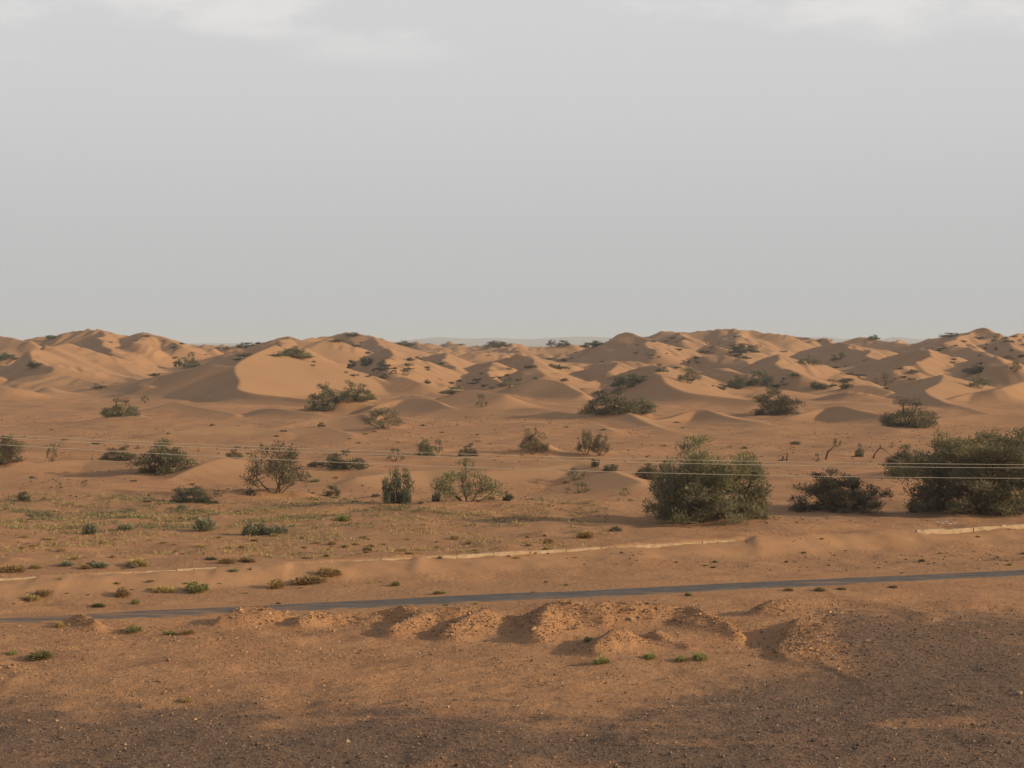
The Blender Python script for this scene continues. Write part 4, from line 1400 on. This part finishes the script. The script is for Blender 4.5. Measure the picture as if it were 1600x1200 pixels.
def single_stones():
    import bmesh
    mats = []
    for i, c in enumerate(((0.40, 0.28, 0.18), (0.40, 0.22, 0.11), (0.26, 0.17, 0.12))):
        mats.append(make_simple_mat('stone_face', tuple(q * 0.75 for q in c), c, 14.0))
    meshes = []
    for k in range(5):
        bm = bmesh.new()
        bmesh.ops.create_icosphere(bm, subdivisions=1, radius=0.5)
        for v in bm.verts:
            v.co *= random.uniform(0.72, 1.1)
            v.co.z *= 0.75
        me = bpy.data.meshes.new('stone'); bm.to_mesh(me); bm.free()
        me.materials.append(mats[k % 3]); meshes.append(me)
    spots = [(263, 1033, 12, 'pale flat stone beside the largest bright green cushion plant'),
             (141, 1100, 7, 'pale stone casting a long shadow at the gravel edge at left'),
             (1488, 1102, 9, 'largest orange stone on the lit ridge in the dark gravel'),
             (1592, 1086, 16, 'dark stone with a long shadow at the right edge'),
             (1557, 1177, 7, 'orange stone alone on the dark gravel at lower right'),
             (1472, 1114, 6, 'pale stone at the foot of the lit ridge in the gravel'),
             (767, 1124, 5, 'pale pinkish stone alone on the dark gravel at centre'),
             (234, 1066, 6, 'pale stone on the stony flat right of a stony hollow at left'),
             (107, 977, 6, 'boulder at the foot of the leftmost rubble heap')]
    for px, py, w, lab in spots:
        p = hit(px, py); s = p[1] / F
        o = new_obj('stone', random.choice(meshes))
        o.location = (p[0], p[1], p[2] + w * s * 0.2); o.scale = (w * s, w * s * 0.8, w * s * 0.8)
        o.rotation_euler = (0, 0, random.uniform(0, 6))
        tag(o, lab, 'stone')
    for i in range(46):
        if i < 24:
            px, py = prnd.uniform(20, 1580), prnd.uniform(1100, 1195)
            lab, grp = 'small loose stone lying on the dark gravel', 'loose stones on the dark gravel'
        else:
            px, py = prnd.uniform(20, 1100), prnd.uniform(1000, 1075)
            lab, grp = 'small loose stone lying on the reddish stony flat', 'loose stones on the reddish flat'
        p = hit(px, py); w = prnd.uniform(3, 5) * p[1] / F
        o = new_obj('stone', random.choice(meshes))
        o.location = (p[0], p[1], p[2] + w * 0.2); o.scale = (w, w * 0.8, w * 0.75)
        o.rotation_euler = (0, 0, prnd.uniform(0, 6))
        tag(o, lab, 'stone', grp)


single_stones()


def litter():
    g = np.random.default_rng(12)
    for i, (px, py) in enumerate(((1466, 818), (1473, 819), (1479, 817), (1485, 820), (1494, 820))):
        p = hit(px, py); s = 4.5 * p[1] / F
        n = 5
        u, v = np.meshgrid(np.linspace(-0.5, 0.5, n), np.linspace(-0.5, 0.5, n))
        z = np.abs(g.normal(size=(n, n)) * 0.22) + 0.12
        vv = np.stack([u + g.normal(size=(n, n)) * 0.05, v * 0.8, z], -1).reshape(-1, 3) * s
        ii = np.arange(n * n).reshape(n, n)
        ff = np.stack([ii[:-1, :-1], ii[:-1, 1:], ii[1:, 1:], ii[1:, :-1]], -1).reshape(-1, 4)
        o = new_obj('litter', mesh_np('litter', vv, ff, M['paper']))
        sol = o.modifiers.new('thickness', 'SOLIDIFY'); sol.thickness = 0.004
        o.location = (p[0], p[1], p[2] + 0.01)
        tag(o, 'crumpled white scrap lying before the right-edge tree', 'litter', 'white scraps before the right-edge tree')


litter()


# ------------------------------------------------------------------ haze
def haze():
    me = box_mesh('haze', 46000, 23500, 96, None, 0.0) if False else bpy.data.meshes.new('haze')
    x, y0, y1, z0, z1 = 24000, -300, 22500, -3.0, 92.0
    v = [(-x, y0, z0), (x, y0, z0), (x, y1, z0), (-x, y1, z0), (-x, y0, z1), (x, y0, z1), (x, y1, z1), (-x, y1, z1)]
    f = [(3, 2, 1, 0), (4, 5, 6, 7), (0, 1, 5, 4), (1, 2, 6, 5), (2, 3, 7, 6), (3, 0, 4, 7)]
    me.from_pydata(v, [], f)
    m = bpy.data.materials.new('haze_air'); m.use_nodes = True
    nt = m.node_tree; nt.nodes.clear()
    out = nt.nodes.new('ShaderNodeOutputMaterial')
    pv = nt.nodes.new('ShaderNodeVolumePrincipled')
    pv.inputs['Color'].default_value = (0.84, 0.92, 1.0, 1)
    pv.inputs['Density'].default_value = HAZE
    nt.links.new(pv.outputs[0], out.inputs['Volume'])
    o = new_obj('haze', me, m)
    tag(o, kind='stuff')


HAZE = 0.00013
haze()
